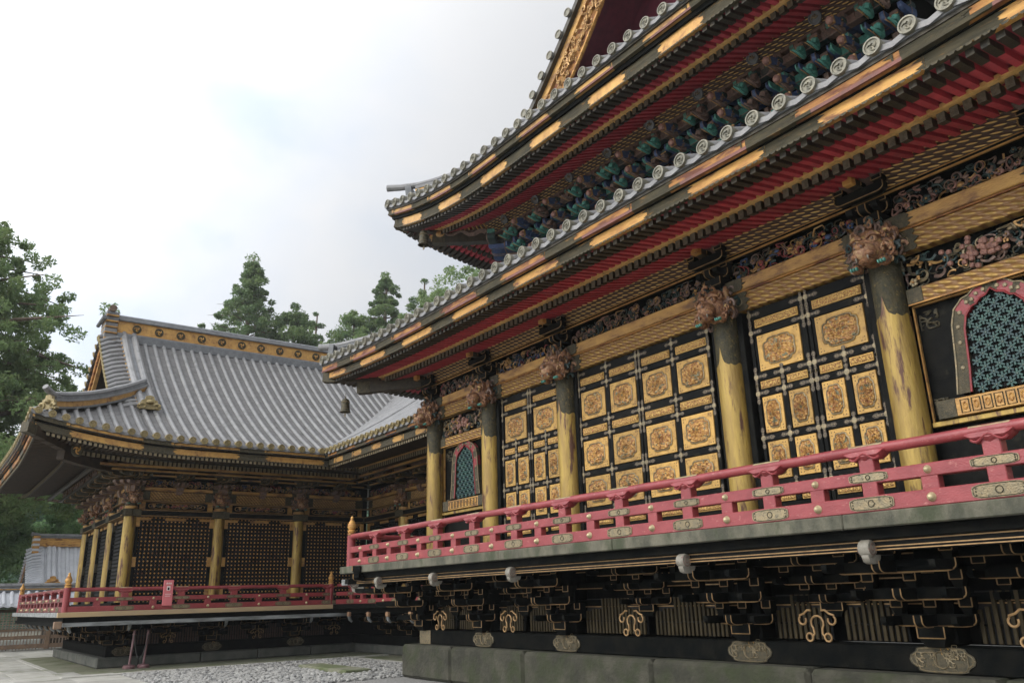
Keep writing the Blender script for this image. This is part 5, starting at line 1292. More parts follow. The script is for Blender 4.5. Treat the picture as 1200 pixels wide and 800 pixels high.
for p, q in zip(ds, ds[1:]): b.beam(HQ(p, -0.72+0.1*(p-0.9)), HQ(q, -0.72+0.1*(q-0.9)), 0.22, 0.26, 'rafter_brown')
b.beam(HQ(-0.1, -0.50), HQ(0.12, -0.50), 0.21, 0.26, 'bronze'); part(b, 'corner_beam', hr)
# hip ridge with its end tile, descending ridge, main ridge
b = MB(); pts = [HR.P('E', d, d, 0.03) for d in [0.5+2.7*i/8 for i in range(9)]]
ridge_run(b, pts, 0.26, [(0.05, 1.15, 'tile_dark'), (0.15, 0.8, 'gold'), (0.06, 1.15, 'tile'), (0.07, 0.85, 'tile_dark')], None, 0.085, 'tile'); rr_ = part(b, 'hip_ridge', hr)
b = MB(); p = Vector(HR.P('E', 0.42, 0.42, 0.0)); d45 = Vector((0.7071, -0.7071, 0))
def oni(b, p, d, w, h, m='tile_end_gold'):
    a = Vector((-d.y, d.x, 0)); q = [(-0.5, 0), (0.5, 0), (0.62, 0.10), (0.56, 0.22), (0.42, 0.26), (0.40, 0.62), (0.22, 0.72), (0.20, 0.92), (0, 1.0), (-0.20, 0.92), (-0.22, 0.72), (-0.40, 0.62), (-0.42, 0.26), (-0.56, 0.22), (-0.62, 0.10)]
    b.prism([(u*w, v*h) for u, v in q], p-d*0.05, a, (0, 0, 1), 0.12, m)
    for s in (-1, 1):
        b.tube([p+d*0.08+a*(s*w*(0.36+0.16*math.cos(t)))+Vector((0, 0, h*(0.22+0.16*math.sin(t)))) for t in [k*0.75 for k in range(8)]], [0.05*(1-k/11) for k in range(8)], m, 6)
    b.ball(p+d*0.09+Vector((0, 0, h*0.5)), (w*0.2, w*0.2, h*0.16), m, 8, 5)
oni(b, p, d45, 0.42, 0.40)
b.tube([p+Vector((0, 0, 0.44))+d45*u+Vector((0, 0, v)) for u, v in ((-0.6, -0.06), (-0.3, -0.04), (-0.05, 0.0), (0.12, 0.06), (0.24, 0.13))], [0.075, 0.08, 0.085, 0.085, 0.08], 'tile', 9); part(b, 'ridge_end_tile', rr_)
b = MB(); TG = GG+0.30; pts = [HR.P('E', TG, d, 0.03) for d in [2.1+4.5*i/12 for i in range(13)]]
for dx in (-0.16, 0.16): b.tube([(x, y+dx, z+0.10) for x, y, z in pts], 0.115, 'tile', 9)
for p_, q_ in zip(pts, pts[1:]): b.beam(Vector(p_)+Vector((0, 0, 0.03)), Vector(q_)+Vector((0, 0, 0.03)), 0.46, 0.14, 'tile_dark')
for p_, q_ in zip(pts, pts[1:]): b.beam(Vector(p_)+Vector((0, -0.27, 0.02)), Vector(q_)+Vector((0, -0.27, 0.02)), 0.05, 0.12, 'gold_worn')
kr = part(b, 'descending_ridge', hr); b = MB(); p = Vector(HR.P('E', TG, 1.98, 0.05)); oni(b, p, Vector((1, 0, 0)), 0.55, 0.42); part(b, 'ridge_end_tile', kr)
RX, RZ = -29.9, HR.ze+HR.prof(HALF)-0.15
b = MB(); y0r = HR.y0+GG-0.1
b.box(RX-0.42, RX+0.42, y0r, 22, RZ-0.25, RZ+0.06, 'tile_dark', 0.02); b.box(RX-0.30, RX+0.30, y0r, 22, RZ+0.061, RZ+0.12, 'tile', 0.01)
b.box(RX-0.24, RX+0.24, y0r, 22, RZ+0.121, RZ+0.56, 'gold', 0.01)
for z in (0.135, 0.53): b.box(RX+0.241, RX+0.26, y0r, 22, RZ+z, RZ+z+0.025, 'gold_bright')
b.box(RX-0.32, RX+0.32, y0r, 22, RZ+0.561, RZ+0.62, 'tile_dark', 0.01); b.box(RX-0.26, RX+0.26, y0r, 22, RZ+0.621, RZ+0.67, 'tile', 0.01)
b.tube([(RX, y0r-0.1, RZ+0.72), (RX, 22, RZ+0.72)], 0.13, 'tile_dark', 10); mr_ = part(b, 'main_ridge', hr)
CRB = MB(); CRB.lathe([(0.150, 0), (0.150, 0.02), (0.115, 0.03), (0.11, 0.012), (0.002, 0.012)], (0, 0, 0), 'fascia_brown', 20, (0, -1, 0))
for i in range(3):
    a = i*2*PI/3+PI/2; CRB.tube([((0.015+0.085*t/7)*math.cos(a+t*0.22), -0.015, (0.015+0.085*t/7)*math.sin(a+t*0.22)) for t in range(8)], [0.034*(1-t/9) for t in range(8)], 'gold_bright', 5)
CRB = CRB.mesh('ridge_crest')
for i in range(22): part(CRB, 'ridge_crest', mr_, (RX+0.242, 5.32+0.745*i, RZ+0.34), PI/2)
b = MB(); z = RZ-0.45                                          # stacked end of the main ridge
for h, w, m in ((0.22, 0.36, 'tile_dark'), (0.10, 0.34, 'gold_worn'), (0.16, 0.30, 'tile'), (0.05, 0.36, 'gold'), (0.16, 0.30, 'tile'), (0.05, 0.36, 'gold_worn'), (0.14, 0.32, 'tile'), (0.06, 0.40, 'gold'), (0.14, 0.36, 'tile_dark'), (0.05, 0.44, 'gold_worn'), (0.12, 0.42, 'tile_dark')):
    b.box(RX-w-0.05, RX+w+0.05, y0r-0.42, y0r-0.02, z, z+h-0.003, m, 0.012); z += h
b.tube([(RX-0.55, y0r-0.25, z+0.10), (RX+0.55, y0r-0.25, z+0.10)], 0.12, 'bark', 10); b.tube([(RX-0.6, y0r-0.5, z-0.28), (RX+0.6, y0r-0.5, z-0.28)], 0.07, 'tile_dark', 8)
part(b, 'ridge_end_block', mr_)
# verge facing south: short round tiles, barge boards, gable wall
b = MB()
for s in (1, -1):
    for i in range(19):
        d = 2.2+(HALF-2.3)*i/18; x = RX+s*(HALF-d); z = HR.ze+HR.prof(d)+0.0
        pts = [(x, y0r+0.34-0.05, z+0.10), (x, y0r, z+0.07), (x, y0r-0.28, z-0.02), (x, y0r-0.52, z-0.16)]
        b.tube(pts, 0.085, 'tile', 8)
        b.lathe([(0.095, 0), (0.095, 0.03), (0.06, 0.03), (0.002, 0.02)], (x, y0r-0.51, z-0.16), 'tile_end_gold', 10, (0, -1, -0.25))
vt = part(b, 'verge_tiles', hr)
b = MB()
for s in (1, -1):
    P = []
    for i in range(15):
        d = 1.9+(HALF-1.9)*i/14; x = RX+s*(HALF-d); z = HR.ze+HR.prof(d); P.append([(x, y0r+0.36, z+0.04), (x, y0r, z), (x, y0r-0.5, z-0.21)])
    b.grid(P, 'tile_pan', s < 0)
    for y_, h0, h1, m in ((y0r-0.42, -0.62, -0.24, 'gold_orange'), (y0r-0.36, -0.85, -0.60, 'gold_worn')):
        for i in range(14):
            A = []
            for k in (i, i+1):
                d = 1.7+(HALF-1.7)*k/14; x = RX+s*(HALF-d); z = HR.ze+HR.prof(d)
                for yy, h in ((y_, h0), (y_+0.12, h0), (y_+0.12, h1), (y_, h1)): A.append((x, yy, z+h))
            b.add(A, [(0,4,5,1),(1,5,6,2),(2,6,7,3),(3,7,4,0)], m)
part(b, 'barge_board', hr)
b = MB(); xs2 = [RX-4.4+8.8*i/20 for i in range(21)]
b.add([(xs2[0], y0r+0.55, 7.2), (xs2[-1], y0r+0.55, 7.2)]+[(x, y0r+0.55, HR.ze+HR.prof(HALF-abs(x-RX))-0.3) for x in xs2[::-1]], [tuple(range(23))], 'rafter_brown')
b.grid([[(x, y0r-0.45, HR.ze+HR.prof(HALF-abs(x-RX))-0.30) for x in xs2], [(x, y0r+0.55, HR.ze+HR.prof(HALF-abs(x-RX))-0.30) for x in xs2]], 'rafter_brown'); part(b, 'gable_wall', hr)
# gilt leaf crests on the corner soffit board
b = MB(); 
c0 = Vector(HQ(1.5, -0.34)); 
part(CRB, 'ridge_crest', hr, (-24.0, 3.2, 5.62), PI/2, (1.0, 1.0, 1.3))

# ================================================================== the connecting hall between them
con = thing('connecting_hall', (-21, 16.9, 0), 'low black and gold passage hall with a grey tiled roof joining the two big halls', 'passage hall')
CX = [-26.45, -23.7, -21.2, -18.7, -16.3]
facade(con, (0, 12.9, 0), 0.0, CX, FH, True, 0.0, True, first=False, dots=False)
for x in CX[1:]+[-22.45, -19.95, -17.5]: part(BR3, 'eave_bracket', con, (x, 12.85, 5.06), 0, (1 if x in CX else 0.7, 1, 1))
b = MB()
for dy, z, h in ((0.42, 5.30, 0.06), (0.84, 5.36, 0.07), (1.22, 5.42, 0.09)):
    b.box(-25.4, -16.1, 12.9-dy-0.11, 12.9-dy, z, z+h, 'rafter_dark', 0.006); b.box(-25.2, -16.1, 12.9-dy-0.122, 12.9-dy-0.111, z+0.008, z+h-0.01, 'gold_worn')
b.add([(-25.2, 11.66, 5.52), (-16.1, 11.66, 5.52), (-16.1, 11.45, 5.72), (-25.2, 11.45, 5.72)], [(0,1,2,3)], 'mesh_y'); part(b, 'eave_purlins', con)
b = MB(); b.box(-24.55, -16.4, 10.90, 11.0, FH-0.125, FH, 'black_wood', 0.01); b.box(-24.55, -16.4, 11.01, 12.9, FH-0.1, FH-0.002, 'gray_wood'); b.box(-24.5, -16.4, 11.1, 12.9, FH-0.26, FH-0.101, 'black_wood'); part(b, 'veranda_floor', con)
railing(con, 'railing', -24.6, -17.8, 11.08, FH, [-23.55+1.45*k for k in range(4)], k=0.87)
for x in (-23.7, -22.4, -21.2, -19.9, -18.7): o = part(KB2, 'veranda_bracket', con, (x, 12.55, 0.72), 0); part(N2, 'bracket_nose', o, (x, 11.06, 1.21), 0)
b = MB(); b.box(-26.4, -16.5, 12.7, 12.8, 0.0, FH-0.1, 'black_wood'); b.box(-26.4, -16.5, 12.3, 12.69, 0.0, 0.26, 'stone_dark', 0.03); b.box(-26.4, -16.5, 12.4, 12.68, 0.262, 0.52, 'black_wood'); part(b, 'under_wall', con)
CR = Roof(-23.2, -15.9, 9.85, 23.95, 5.97, HR.prof, 0.0, 1.0)
b = MB(); DC = 7.05
CR.tiles(b, 'S', 0.30, lambda t, mid: DC, rt=0.075, nd=30)
for i in range(22):                                            # part of the slope that runs on over the worship hall to the valley
    x = -23.2-0.15-0.30*i; d0 = -23.2-x
    if d0 > DC-0.2: break
    P = [[(xx, 9.85+d, 5.97+HR.prof(d)) for xx in (x-0.15, x+0.15)] for d in [d0+(DC-d0)*j/8 for j in range(9)]]; b.grid(P, 'tile_pan', True)
    b.tube([(x, 9.85+d, 5.97+HR.prof(d)+0.03) for d in [d0+(DC-d0)*j/8 for j in range(9)]], 0.075, 'tile', 7)
CR.tiles(b, 'N', 0.30, lambda t, mid: DC, rt=0.08, nd=6)
b.box(-29.5, -15.5, 16.7, 17.1, 5.97+HR.prof(DC), 5.97+HR.prof(DC)+0.5, 'tile_dark')
cr_ = part(b, 'tiled_roof', con)
n = round(7.3/0.30)
for i in range(n): part(TE_SM, 'eave_end_tile', cr_, CR.P('S', (i+0.5)*7.3/n, -0.02, 0.01), 0, (0.95, 1, 0.95))
SPEC_C = dict(SPEC_H, duty=0.5, o1=0.1, o2=0.3, per=1.25, ma='gold_orange', mc='gold_worn', near=3, mbar='gold_worn')
class Flat(Roof):
    def sweep(s, mb, k, d0, d1, h0, h1, m, ns=40, segs=None, ta=0.0, tb=1.0):
        segs = segs or [(ta, tb, m)]; L = s.S[k][3]
        for f0, f1, mm in segs:
            vs = [s.U(k, L*f, d, h) for f in (f0, f1) for d, h in ((d0, h0), (d1, h0), (d1, h1), (d0, h1))]
            mb.add(vs, [(0,4,5,1),(1,5,6,2),(2,6,7,3),(3,7,4,0),(0,1,2,3),(7,6,5,4)], mm)
    def soffit(s, mb, k, da, db, ha, hb, m, ns=40):
        L = s.S[k][3]; mb.grid([[s.U(k, L*i/8, d, h) for i in range(9)] for d, h in ((da, ha), (db, hb))], m, flip=True)
    def rafters(s, k, *a, **q): return Roof.rafters(s, k, *a, hip=False)
CF = Flat(-23.2, -15.9, 9.85, 23.95, 5.97, HR.prof, 0.0, 1.0)
eave_under(CF, 'S', cr_, SPEC_C)

# ================================================================== court: paving, gravel, small things
g_struct('court', -60, 6, -40, 40, -0.03, 'stone_gray')
b = MB(); R = random.Random(21); y = -12.0
while y < 3.9:                                              # worn paving slabs with open joints
    h = R.uniform(0.75, 0.95); h = min(h, 4.0-y); x = -47+R.uniform(-1, 0)
    while x < -24.0:
        w = min(R.uniform(1.2, 2.0), -23.99-x)
        if w > 0.05: b.box(x+0.006, x+w-0.006, y+0.006, y+h-0.006, -0.028, R.uniform(-0.004, 0.003), R.choice(('stone_gray', 'stone_gray', 'stone_gray_b')), 0.006)
        x += w
    y += h
struct(b, 'paving')
g_struct('paving_apron', -25.86, -23.35, 4.004, 12.4, 0.0, 'stone_damp')
g_struct('paving_apron', -25.85, -16.3, 11.0, 12.6, 0.004, 'stone_damp')
g_struct('mossy_paving', -33.9, -25.3, 3.62, 4.62, 0.004, 'stone_damp')
b = MB(); R = random.Random(12); y = 3.4
while y < 11: w = R.uniform(1.1, 1.5); b.box(-23.35, -23.10, y, y+w-0.012, -0.02, 0.035, 'stone_gray', 0.01); y += w
struct(b, 'kerb')
b = MB(); x = -23.1
while x < -16.4: w = R.uniform(1.2, 1.6); b.box(x, x+w-0.012, 10.72, 10.98, -0.02, 0.035, 'stone_gray', 0.01); x += w
struct(b, 'kerb')
b = MB(); x = -23.985
while x < -18.5:
    w = R.uniform(0.9, 1.4)
    for y0, y1 in ((1.2, 2.4), (2.41, 3.55), (3.56, 4.69)): b.box(x+0.005, x+w-0.005, y0+R.uniform(0, .004), y1, -0.028, R.uniform(0.0, 0.007), R.choice(('stone_gray', 'stone_gray_b')), 0.006)
    x += w
struct(b, 'path')
b = MB(); b.add([(-23.1, 4.7, 0.0), (-16.3, 4.7, 0), (-16.3, 10.72, 0), (-23.1, 10.72, 0)], [(0,1,2,3)], 'gravel_bed'); b.add([(-16.3, 4.7, 0.0), (3, 4.7, 0), (3, 9.0, 0), (-16.3, 9.0, 0)], [(0,1,2,3)], 'gravel_bed')
ICO = [(0,0,1)]+[(0.894*math.cos(i*1.2566), 0.894*math.sin(i*1.2566), 0.447) for i in range(5)]+[(0.894*math.cos(i*1.2566+0.628), 0.894*math.sin(i*1.2566+0.628), -0.447) for i in range(5)]
IF = [(0,1+i,1+(i+1)%5) for i in range(5)]+[(1+i,6+i,1+(i+1)%5) for i in range(5)]+[(1+(i+1)%5,6+i,6+(i+1)%5) for i in range(5)]
for i in range(11000):
    x, y = (R.uniform(-23.05, -16.6), R.uniform(4.72, 10.7))
    if -21.1 < x < -18.0 and 8.35 < y < 9.3: continue
    r = R.uniform(0.022, 0.055); sx, sy, sz = r*R.uniform(.8, 1.5), r*R.uniform(.8, 1.4), r*R.uniform(.5, .9); a = R.uniform(0, 6.28); c, s = math.cos(a), math.sin(a); z = R.uniform(-0.01, 0.035)
    b.add([(x+c*sx*p[0]-s*sy*p[1], y+s*sx*p[0]+c*sy*p[1], z+sz*p[2]) for p in ICO], IF, R.choice(('pebble_a', 'pebble_b', 'pebble_b', 'pebble_c')))
o = part(b, 'gravel', None); o['kind'] = 'stuff'
b = MB(); b.box(-21.0, -18.2, 8.45, 9.1, 0.0, 0.085, 'stone_damp', 0.012)
o = part(b, 'stone_slab', None); tag(o, 'flat dark stone slab lying on the gravel near the large hall', 'slab')
b = MB(); b.box(-21.9, -21.2, 4.2, 4.24, 0.008, 0.03, 'carve_red')
b = None

# sign hung over the worship hall railing
sg = thing('notice_sign', (-24.62, 6.0, FH+0.0), 'small pink sign board with white lettering hung on the red railing', 'sign')
b = MB(); b.box(-24.66, -24.625, 5.88, 6.14, FH+0.10, FH+0.78, 'sign_pink', 0.008); part(b, 'board', sg)
b = MB()
b.box(-24.624, -24.619, 5.965, 6.055, FH+0.50, FH+0.62, 'sign_white'); b.box(-24.6185, -24.615, 5.985, 6.035, FH+0.515, FH+0.585, 'void'); part(b, 'picture', sg)
b = MB()
for k in range(3): b.box(-24.624, -24.619, 5.945+0.05*k, 5.98+0.05*k, FH+0.675, FH+0.705, 'sign_white'); b.box(-24.624, -24.619, 5.958+0.05*k, 5.967+0.05*k, FH+0.66, FH+0.72, 'sign_white')
b.box(-24.624, -24.619, 5.93, 6.09, FH+0.40, FH+0.412, 'sign_white'); b.box(-24.624, -24.619, 5.93, 6.07, FH+0.35, FH+0.362, 'sign_white'); part(b, 'lettering', sg)

# rope barrier: two posts and the rope
def stanchion(x, y, label):
    e = thing('barrier_post', (x, y, 0), label, 'barrier post', 'barrier posts by the far hall')
    b = MB(); b.lathe([(0.16, 0.0), (0.165, 0.05), (0.14, 0.085), (0.06, 0.10), (0.03, 0.11)], (x, y, 0.004), 'plum_metal', 20); part(b, 'base', e)
    b = MB(); lean = 0.05; b.tube([(x, y, 0.1), (x, y+lean, 0.92)], 0.030, 'plum_metal', 10); part(b, 'pole', e)
    b = MB(); b.ball((x, y+lean, 0.945), 0.038, 'plum_metal', 10, 6); b.lathe([(0.04, 0), (0.04, 0.03)], (x, y+lean, 0.86), 'plum_metal', 10); part(b, 'cap', e)
stanchion(-25.1, 5.30, 'plum brown barrier post on a round base, left of the two')
stanchion(-25.1, 5.66, 'plum brown barrier post on a round base, right of the two')
b = MB(); b.tube([(-25.1+0.03, 5.35+0.36*t/12, 0.86-0.62*math.sin(PI*t/12)**0.8) for t in range(13)], 0.014, 'rope', 6); b.tube([(-25.1, 5.35+0.36*t/6, 0.84) for t in range(7)], 0.008, 'rope', 6)
o = part(b, 'barrier_rope', None); tag(o, 'dark sagging rope tied between the two plum barrier posts', 'rope')

# lattice fence under a tiled coping, far left, with a gate roof behind it
fe = thing('tiled_fence', (-41, 0, 0), 'lattice fence under a pale grey tiled roof along the far left of the court', 'fence')
b = MB(); FY0, FY1 = -12.0, 9.0
for z0, z1 in ((0.05, 0.22), (0.42, 0.56), (0.74, 0.84)): b.box(-41.06, -40.94, FY0, FY1, z0, z1, 'fence_wood', 0.01)
part(b, 'fence_rails', fe)
for i in range(10):
    y = FY0+0.5+i*2.1; b = MB(); b.box(-41.09, -40.91, y-0.09, y+0.09, 0, 1.6, 'fence_wood', 0.012); part(b, 'fence_post', fe)
b = MB(); n = int((FY1-FY0)/0.12)
for i in range(n): y = FY0+i*0.12; b.box(-41.02, -40.98, y-0.016, y+0.016, 0.0, 1.5, 'lattice_pale' if i % 3 else 'fence_wood')
for z in [0.9+0.1*k for k in range(6)]: b.box(-41.015, -40.985, FY0, FY1, z-0.016, z+0.016, 'lattice_pale')
part(b, 'lattice', fe)
b = MB(); b.box(-41.12, -40.88, FY0, FY1, 1.5, 1.64, 'rafter_brown'); b.box(-41.5, -40.5, FY0, FY1, 1.66, 1.73, 'bronze'); part(b, 'fence_beam', fe)
FR = Roof(-41.9, -40.1, FY0, FY1, 1.80, lambda d: 0.55*d+0.1*d*d, 0, 1)
b = MB(); FR.tiles(b, 'E', 0.30, lambda t, mid: 0.9, rt=0.07, nd=5, m='tile_pale', mp='tile_pale'); FR.tiles(b, 'W', 0.30, lambda t, mid: 0.9, rt=0.07, nd=5, m='tile_pale', mp='tile_pale')
b.box(-41.12, -40.88, FY0, FY1, 2.30, 2.50, 'tile_dark', 0.02); b.box(-41.10, -40.86, FY0, FY1, 2.40, 2.44, 'gold'); b.tube([(-41, FY0, 2.58), (-41, FY1, 2.58)], 0.09, 'tile', 9); part(b, 'tiled_coping', fe)
b = MB()
n = round((FY1-FY0)/0.30)
ga = thing('karamon_gate', (-46.5, 9.2, 0), 'small gate with a pale tiled gable roof and gilded ridge behind the fence, far left', 'gate')
GX, GY0, GY1 = -46.5, 5.1, 13.0
GR = Roof(GX-2.1, GX+2.1, GY0, GY1, 2.55, lambda d: 0.42*d+0.26*d*d, 0, 1)
b = MB(); GR.tiles(b, 'E', 0.36, lambda t, mid: 2.1, rt=0.085, nd=10, m='tile_pale', mp='tile_pale'); GR.tiles(b, 'W', 0.36, lambda t, mid: 2.1, rt=0.085, nd=6, m='tile_pale', mp='tile_pale')
for i in range(17):
    for s in (1, -1):
        d = 0.1+1.9*i/16; x = GX+s*(2.1-d); z = 2.55+0.42*d+0.26*d*d; b.tube([(x, GY0+0.15, z+0.06), (x, GY0-0.25, z), (x, GY0-0.5, z-0.12)], 0.075, 'tile_pale', 7)
for dx in (0.45, 0.65): b.tube([(GX+2.1-d, GY0+dx, 2.55+0.42*d+0.26*d*d+0.06) for d in [2.1*k/8 for k in range(9)]], 0.10, 'tile_pale', 8)
gr_ = part(b, 'tiled_roof', ga)
b = MB(); zt = 2.55+0.42*2.1+0.26*4.41; b.box(GX-0.18, GX+0.18, GY0, GY1, zt-0.05, zt+0.34, 'gold_bright'); b.box(GX-0.24, GX+0.24, GY0, GY1, zt+0.341, zt+0.40, 'tile_dark'); b.tube([(GX, GY0-0.4, zt+0.55), (GX, GY0, zt+0.47), (GX, GY1, zt+0.47)], 0.10, 'tile', 8)
z = zt-0.4
for k, m in enumerate(('gold_bright', 'tile_pale', 'gold_bright', 'tile_pale', 'gold_bright', 'tile_pale', 'gold_bright')): b.box(GX-0.3, GX+0.3, GY0-0.3, GY0-0.01, z, z+0.115, m, 0.01); z += 0.12
part(b, 'ridge', gr_)
b = MB(); oni(b, Vector((GX+2.0, GY0+0.55, 2.62)), Vector((1, 0, 0)), 0.6, 0.45, 'gold_bright'); part(b, 'ridge_end_tile', gr_)
b = MB()
for s in (1, -1):
    P = [[(GX+s*(2.1-d), GY0-0.40, 2.55+0.42*d+0.26*d*d-0.42), (GX+s*(2.1-d), GY0-0.42, 2.55+0.42*d+0.26*d*d-0.16)] for d in [2.1*k/10 for k in range(11)]]; b.grid(P, 'gold_orange')
part(b, 'barge_board', gr_)
b = MB(); b.box(GX-1.3, GX+1.3, GY0+0.8, GY1-0.8, 0, 2.6, 'rafter_brown'); b.box(GX-1.8, GX+1.8, GY0+0.2, GY1-0.2, 2.3, 2.52, 'bronze'); part(b, 'wall', ga)

# ================================================================== trees and hills
def leaf_mat(name, c1, c2, c3):
    m = mat(name, c1, c2, 0.55, 0.6, 0, 0, 1, 0.36, 0.64, c3=c3, s3=1.7, lo3=0.50, hi3=0.70, spec=0.25, detail=4)
    t = m.node_tree; P = t.nodes['Principled BSDF']; tr = t.nodes.new('ShaderNodeBsdfTranslucent'); mx = t.nodes.new('ShaderNodeMixShader'); mx.inputs[0].default_value = 0.45
    t.links.new(P.inputs['Base Color'].links[0].from_socket, tr.inputs[0]); t.links.new(P.outputs[0], mx.inputs[1]); t.links.new(tr.outputs[0], mx.inputs[2])
    t.links.new(mx.outputs[0], t.nodes['Material Output'].inputs[0]); return m
leaf_mat('cedar', (0.105, 0.17, 0.080), (0.165, 0.235, 0.095), (0.21, 0.27, 0.10))
leaf_mat('cedar_light', (0.145, 0.225, 0.095), (0.21, 0.29, 0.115), (0.26, 0.31, 0.12))
leaf_mat('maple', (0.20, 0.33, 0.15), (0.28, 0.40, 0.19), (0.13, 0.23, 0.12))
leaf_mat('broad_dark', (0.11, 0.19, 0.125), (0.16, 0.25, 0.15), (0.12, 0.21, 0.16))  # paled and bluish: distance haze put into the leaf colour
def leaves(C, rad, n_per, size, rs, flat=1.0, droop=0.0):
    """leaf faces scattered through clumps: C clump centres, rad their radii"""
    k = len(C); n = k*n_per
    P = np.repeat(C, n_per, 0); r = np.repeat(rad, n_per)
    d = rs.normal(size=(n, 3)); d /= np.linalg.norm(d, axis=1)[:, None]; d[:, 2] *= flat
    P = P+d*(r*rs.uniform(0.25, 1.0, n)**0.55)[:, None]
    u = rs.normal(size=(n, 3)); u[:, 2] -= droop; u /= np.linalg.norm(u, axis=1)[:, None]
    w = np.cross(u, rs.normal(size=(n, 3))); w /= np.linalg.norm(w, axis=1)[:, None]
    s = size*rs.uniform(0.6, 1.4, n)[:, None]
    V = np.stack([P-u*s, P+w*s*0.42, P+u*s*1.1, P-w*s*0.42], 1).reshape(-1, 3)
    return V
def np_mesh(name, V, m):
    me = bpy.data.meshes.new(name); n = len(V); f = n//4
    me.vertices.add(n); me.vertices.foreach_set('co', V.astype(np.float32).ravel())
    me.loops.add(n); me.loops.foreach_set('vertex_index', np.arange(n, dtype=np.int32))
    me.polygons.add(f); me.polygons.foreach_set('loop_start', np.arange(0, n, 4, dtype=np.int32)); me.polygons.foreach_set('loop_total', np.full(f, 4, dtype=np.int32))
    me.materials.append(MATS[m]); me.update(calc_edges=True); me.validate(); return me
def conifer(at, H, R0, seed, label, m='cedar', name='cedar_tree', n_per=60, size=0.22, z_lo=0.18, dens=1.0, shape=0.85, cl=0.09, group='trees behind the halls', tiers=26, fill=1.0):
    rs = np.random.RandomState(seed); e = thing(name, at, label, 'tree', group); A = np.array(at, float)
    b = MB(); b.tube([tuple(A+np.array([0.15*math.sin(i*0.9+seed), 0.15*math.cos(i*0.7), H*i/8])) for i in range(9)], [H*0.017*(1-i/8.6)+0.03 for i in range(9)], 'bark', 9)
    C = []; rad = []
    for i in range(int(tiers)):
        f = (i+rs.uniform(-.3, .3))/tiers; z = H*(z_lo+(1-z_lo)*f); rr = R0*((1-f)**shape)*rs.uniform(0.72, 1.12)+0.12
        nb = max(3, int((5+6*(1-f))*dens)); a0 = rs.uniform(0, 6.28)
        for j in range(nb):
            a = a0+j*2*PI/nb+rs.uniform(-.35, .35); L = rr*rs.uniform(0.6, 1.12); up = rs.uniform(-0.22, 0.12)
            tip = A+np.array([math.cos(a)*L, math.sin(a)*L, z+L*up]); base = A+np.array([0, 0, z])
            if L > 0.6: b.tube([tuple(base), tuple(base+(tip-base)*0.5+np.array([0, 0, 0.05*L])), tuple(tip)], [0.018*L+0.012, 0.012*L+0.008, 0.01], 'bark', 4)
            ns = max(2, int(fill*L/(cl*R0*2.2)))
            for k in range(ns):
                t = 0.35+0.65*(k+rs.uniform(0.2, 1))/ns; q = base+(tip-base)*min(t, 1.02)+rs.normal(size=3)*0.09*L*np.array([1, 1, 0.5])
                C.append(q); rad.append(R0*cl*rs.uniform(0.6, 1.35)*(0.55+0.45*(1-f)))
    C.append(A+np.array([0, 0, H])); rad.append(R0*0.07)
    part(b, 'trunk', e); me = np_mesh('crown', leaves(np.array(C), np.array(rad), n_per, size, rs, 0.75), m); part(me, 'crown', e)
    return e
def broadleaf(at, H, R0, seed, label, m='maple', name='maple_tree', n_cl=130, n_per=70, size=0.2, z_lo=0.35, group='leafy trees at the left edge', lean=0.0, cl=0.17):
    rs = np.random.RandomState(seed); e = thing(name, at, label, 'tree', group); A = np.array(at, float); b = MB(); C = []; rad = []
    b.tube([tuple(A+np.array([lean*i*0.3+0.2*math.sin(i+seed), 0.2*math.cos(i*1.3), H*0.75*i/6])) for i in range(7)], [H*0.020*(1-i/7.5)+0.03 for i in range(7)], 'bark', 9)
    for i in range(n_cl):
        d = rs.normal(size=3); d /= np.linalg.norm(d); s = rs.uniform(0.35, 1)**0.5
        q = A+np.array([lean*1.5+d[0]*R0*s, d[1]*R0*s, H*(z_lo+(1-z_lo)*0.5)+d[2]*H*(1-z_lo)*0.5*s])
        C.append(q); rad.append(R0*cl*rs.uniform(0.6, 1.5))
        if i % 4 == 0:
            z = A[2]+H*rs.uniform(0.3, 0.7); b.tube([(A[0]+lean, A[1], z), tuple((np.array([A[0]+lean, A[1], z])+q)/2+np.array([0, 0, 0.3])), tuple(q)], [0.012*R0+0.02, 0.01*R0+0.01, 0.01], 'bark', 4)
    part(b, 'trunk', e); part(np_mesh('crown', leaves(np.array(C), np.array(rad), n_per, size, rs, 0.6), m), 'crown', e); return e

# the big layered cedar at the left edge
conifer((-49, -0.2, 0), 22.6, 11.5, 5, 'tall dark cedar with layered sweeping boughs at the left edge of the court', 'cedar_light', n_per=110, size=0.105, z_lo=0.30, dens=1.35, shape=0.66, cl=0.05, tiers=27, fill=2.0)
conifer((-71.7, 22.3, 0), 33.0, 11.5, 11, 'tall pointed cedar with a dense crown rising in the middle behind the worship hall ridge', 'cedar', n_per=120, size=0.13, z_lo=0.42, shape=1.0, cl=0.062, tiers=34, fill=1.25)
conifer((-70.6, 26.3, 0), 28.6, 7.5, 12, 'rounded cedar top close beside the tall pointed cedar, right of it', 'cedar', n_per=180, size=0.14, z_lo=0.5, shape=0.6, cl=0.17, tiers=14)
conifer((-74.3, 29.9, 0), 29.6, 4.2, 13, 'thin sparse cedar top right of the pointed cedars, half gaps of sky', 'cedar', n_per=80, size=0.13, z_lo=0.5, shape=0.55, cl=0.15, tiers=9, dens=0.6)
conifer((-74, 20.2, 0), 25.9, 2.0, 18, 'small dark cedar tip just above the tiled ridge, left of the pointed cedar', 'cedar', n_per=110, size=0.13, z_lo=0.6, shape=0.7, cl=0.17, tiers=8)
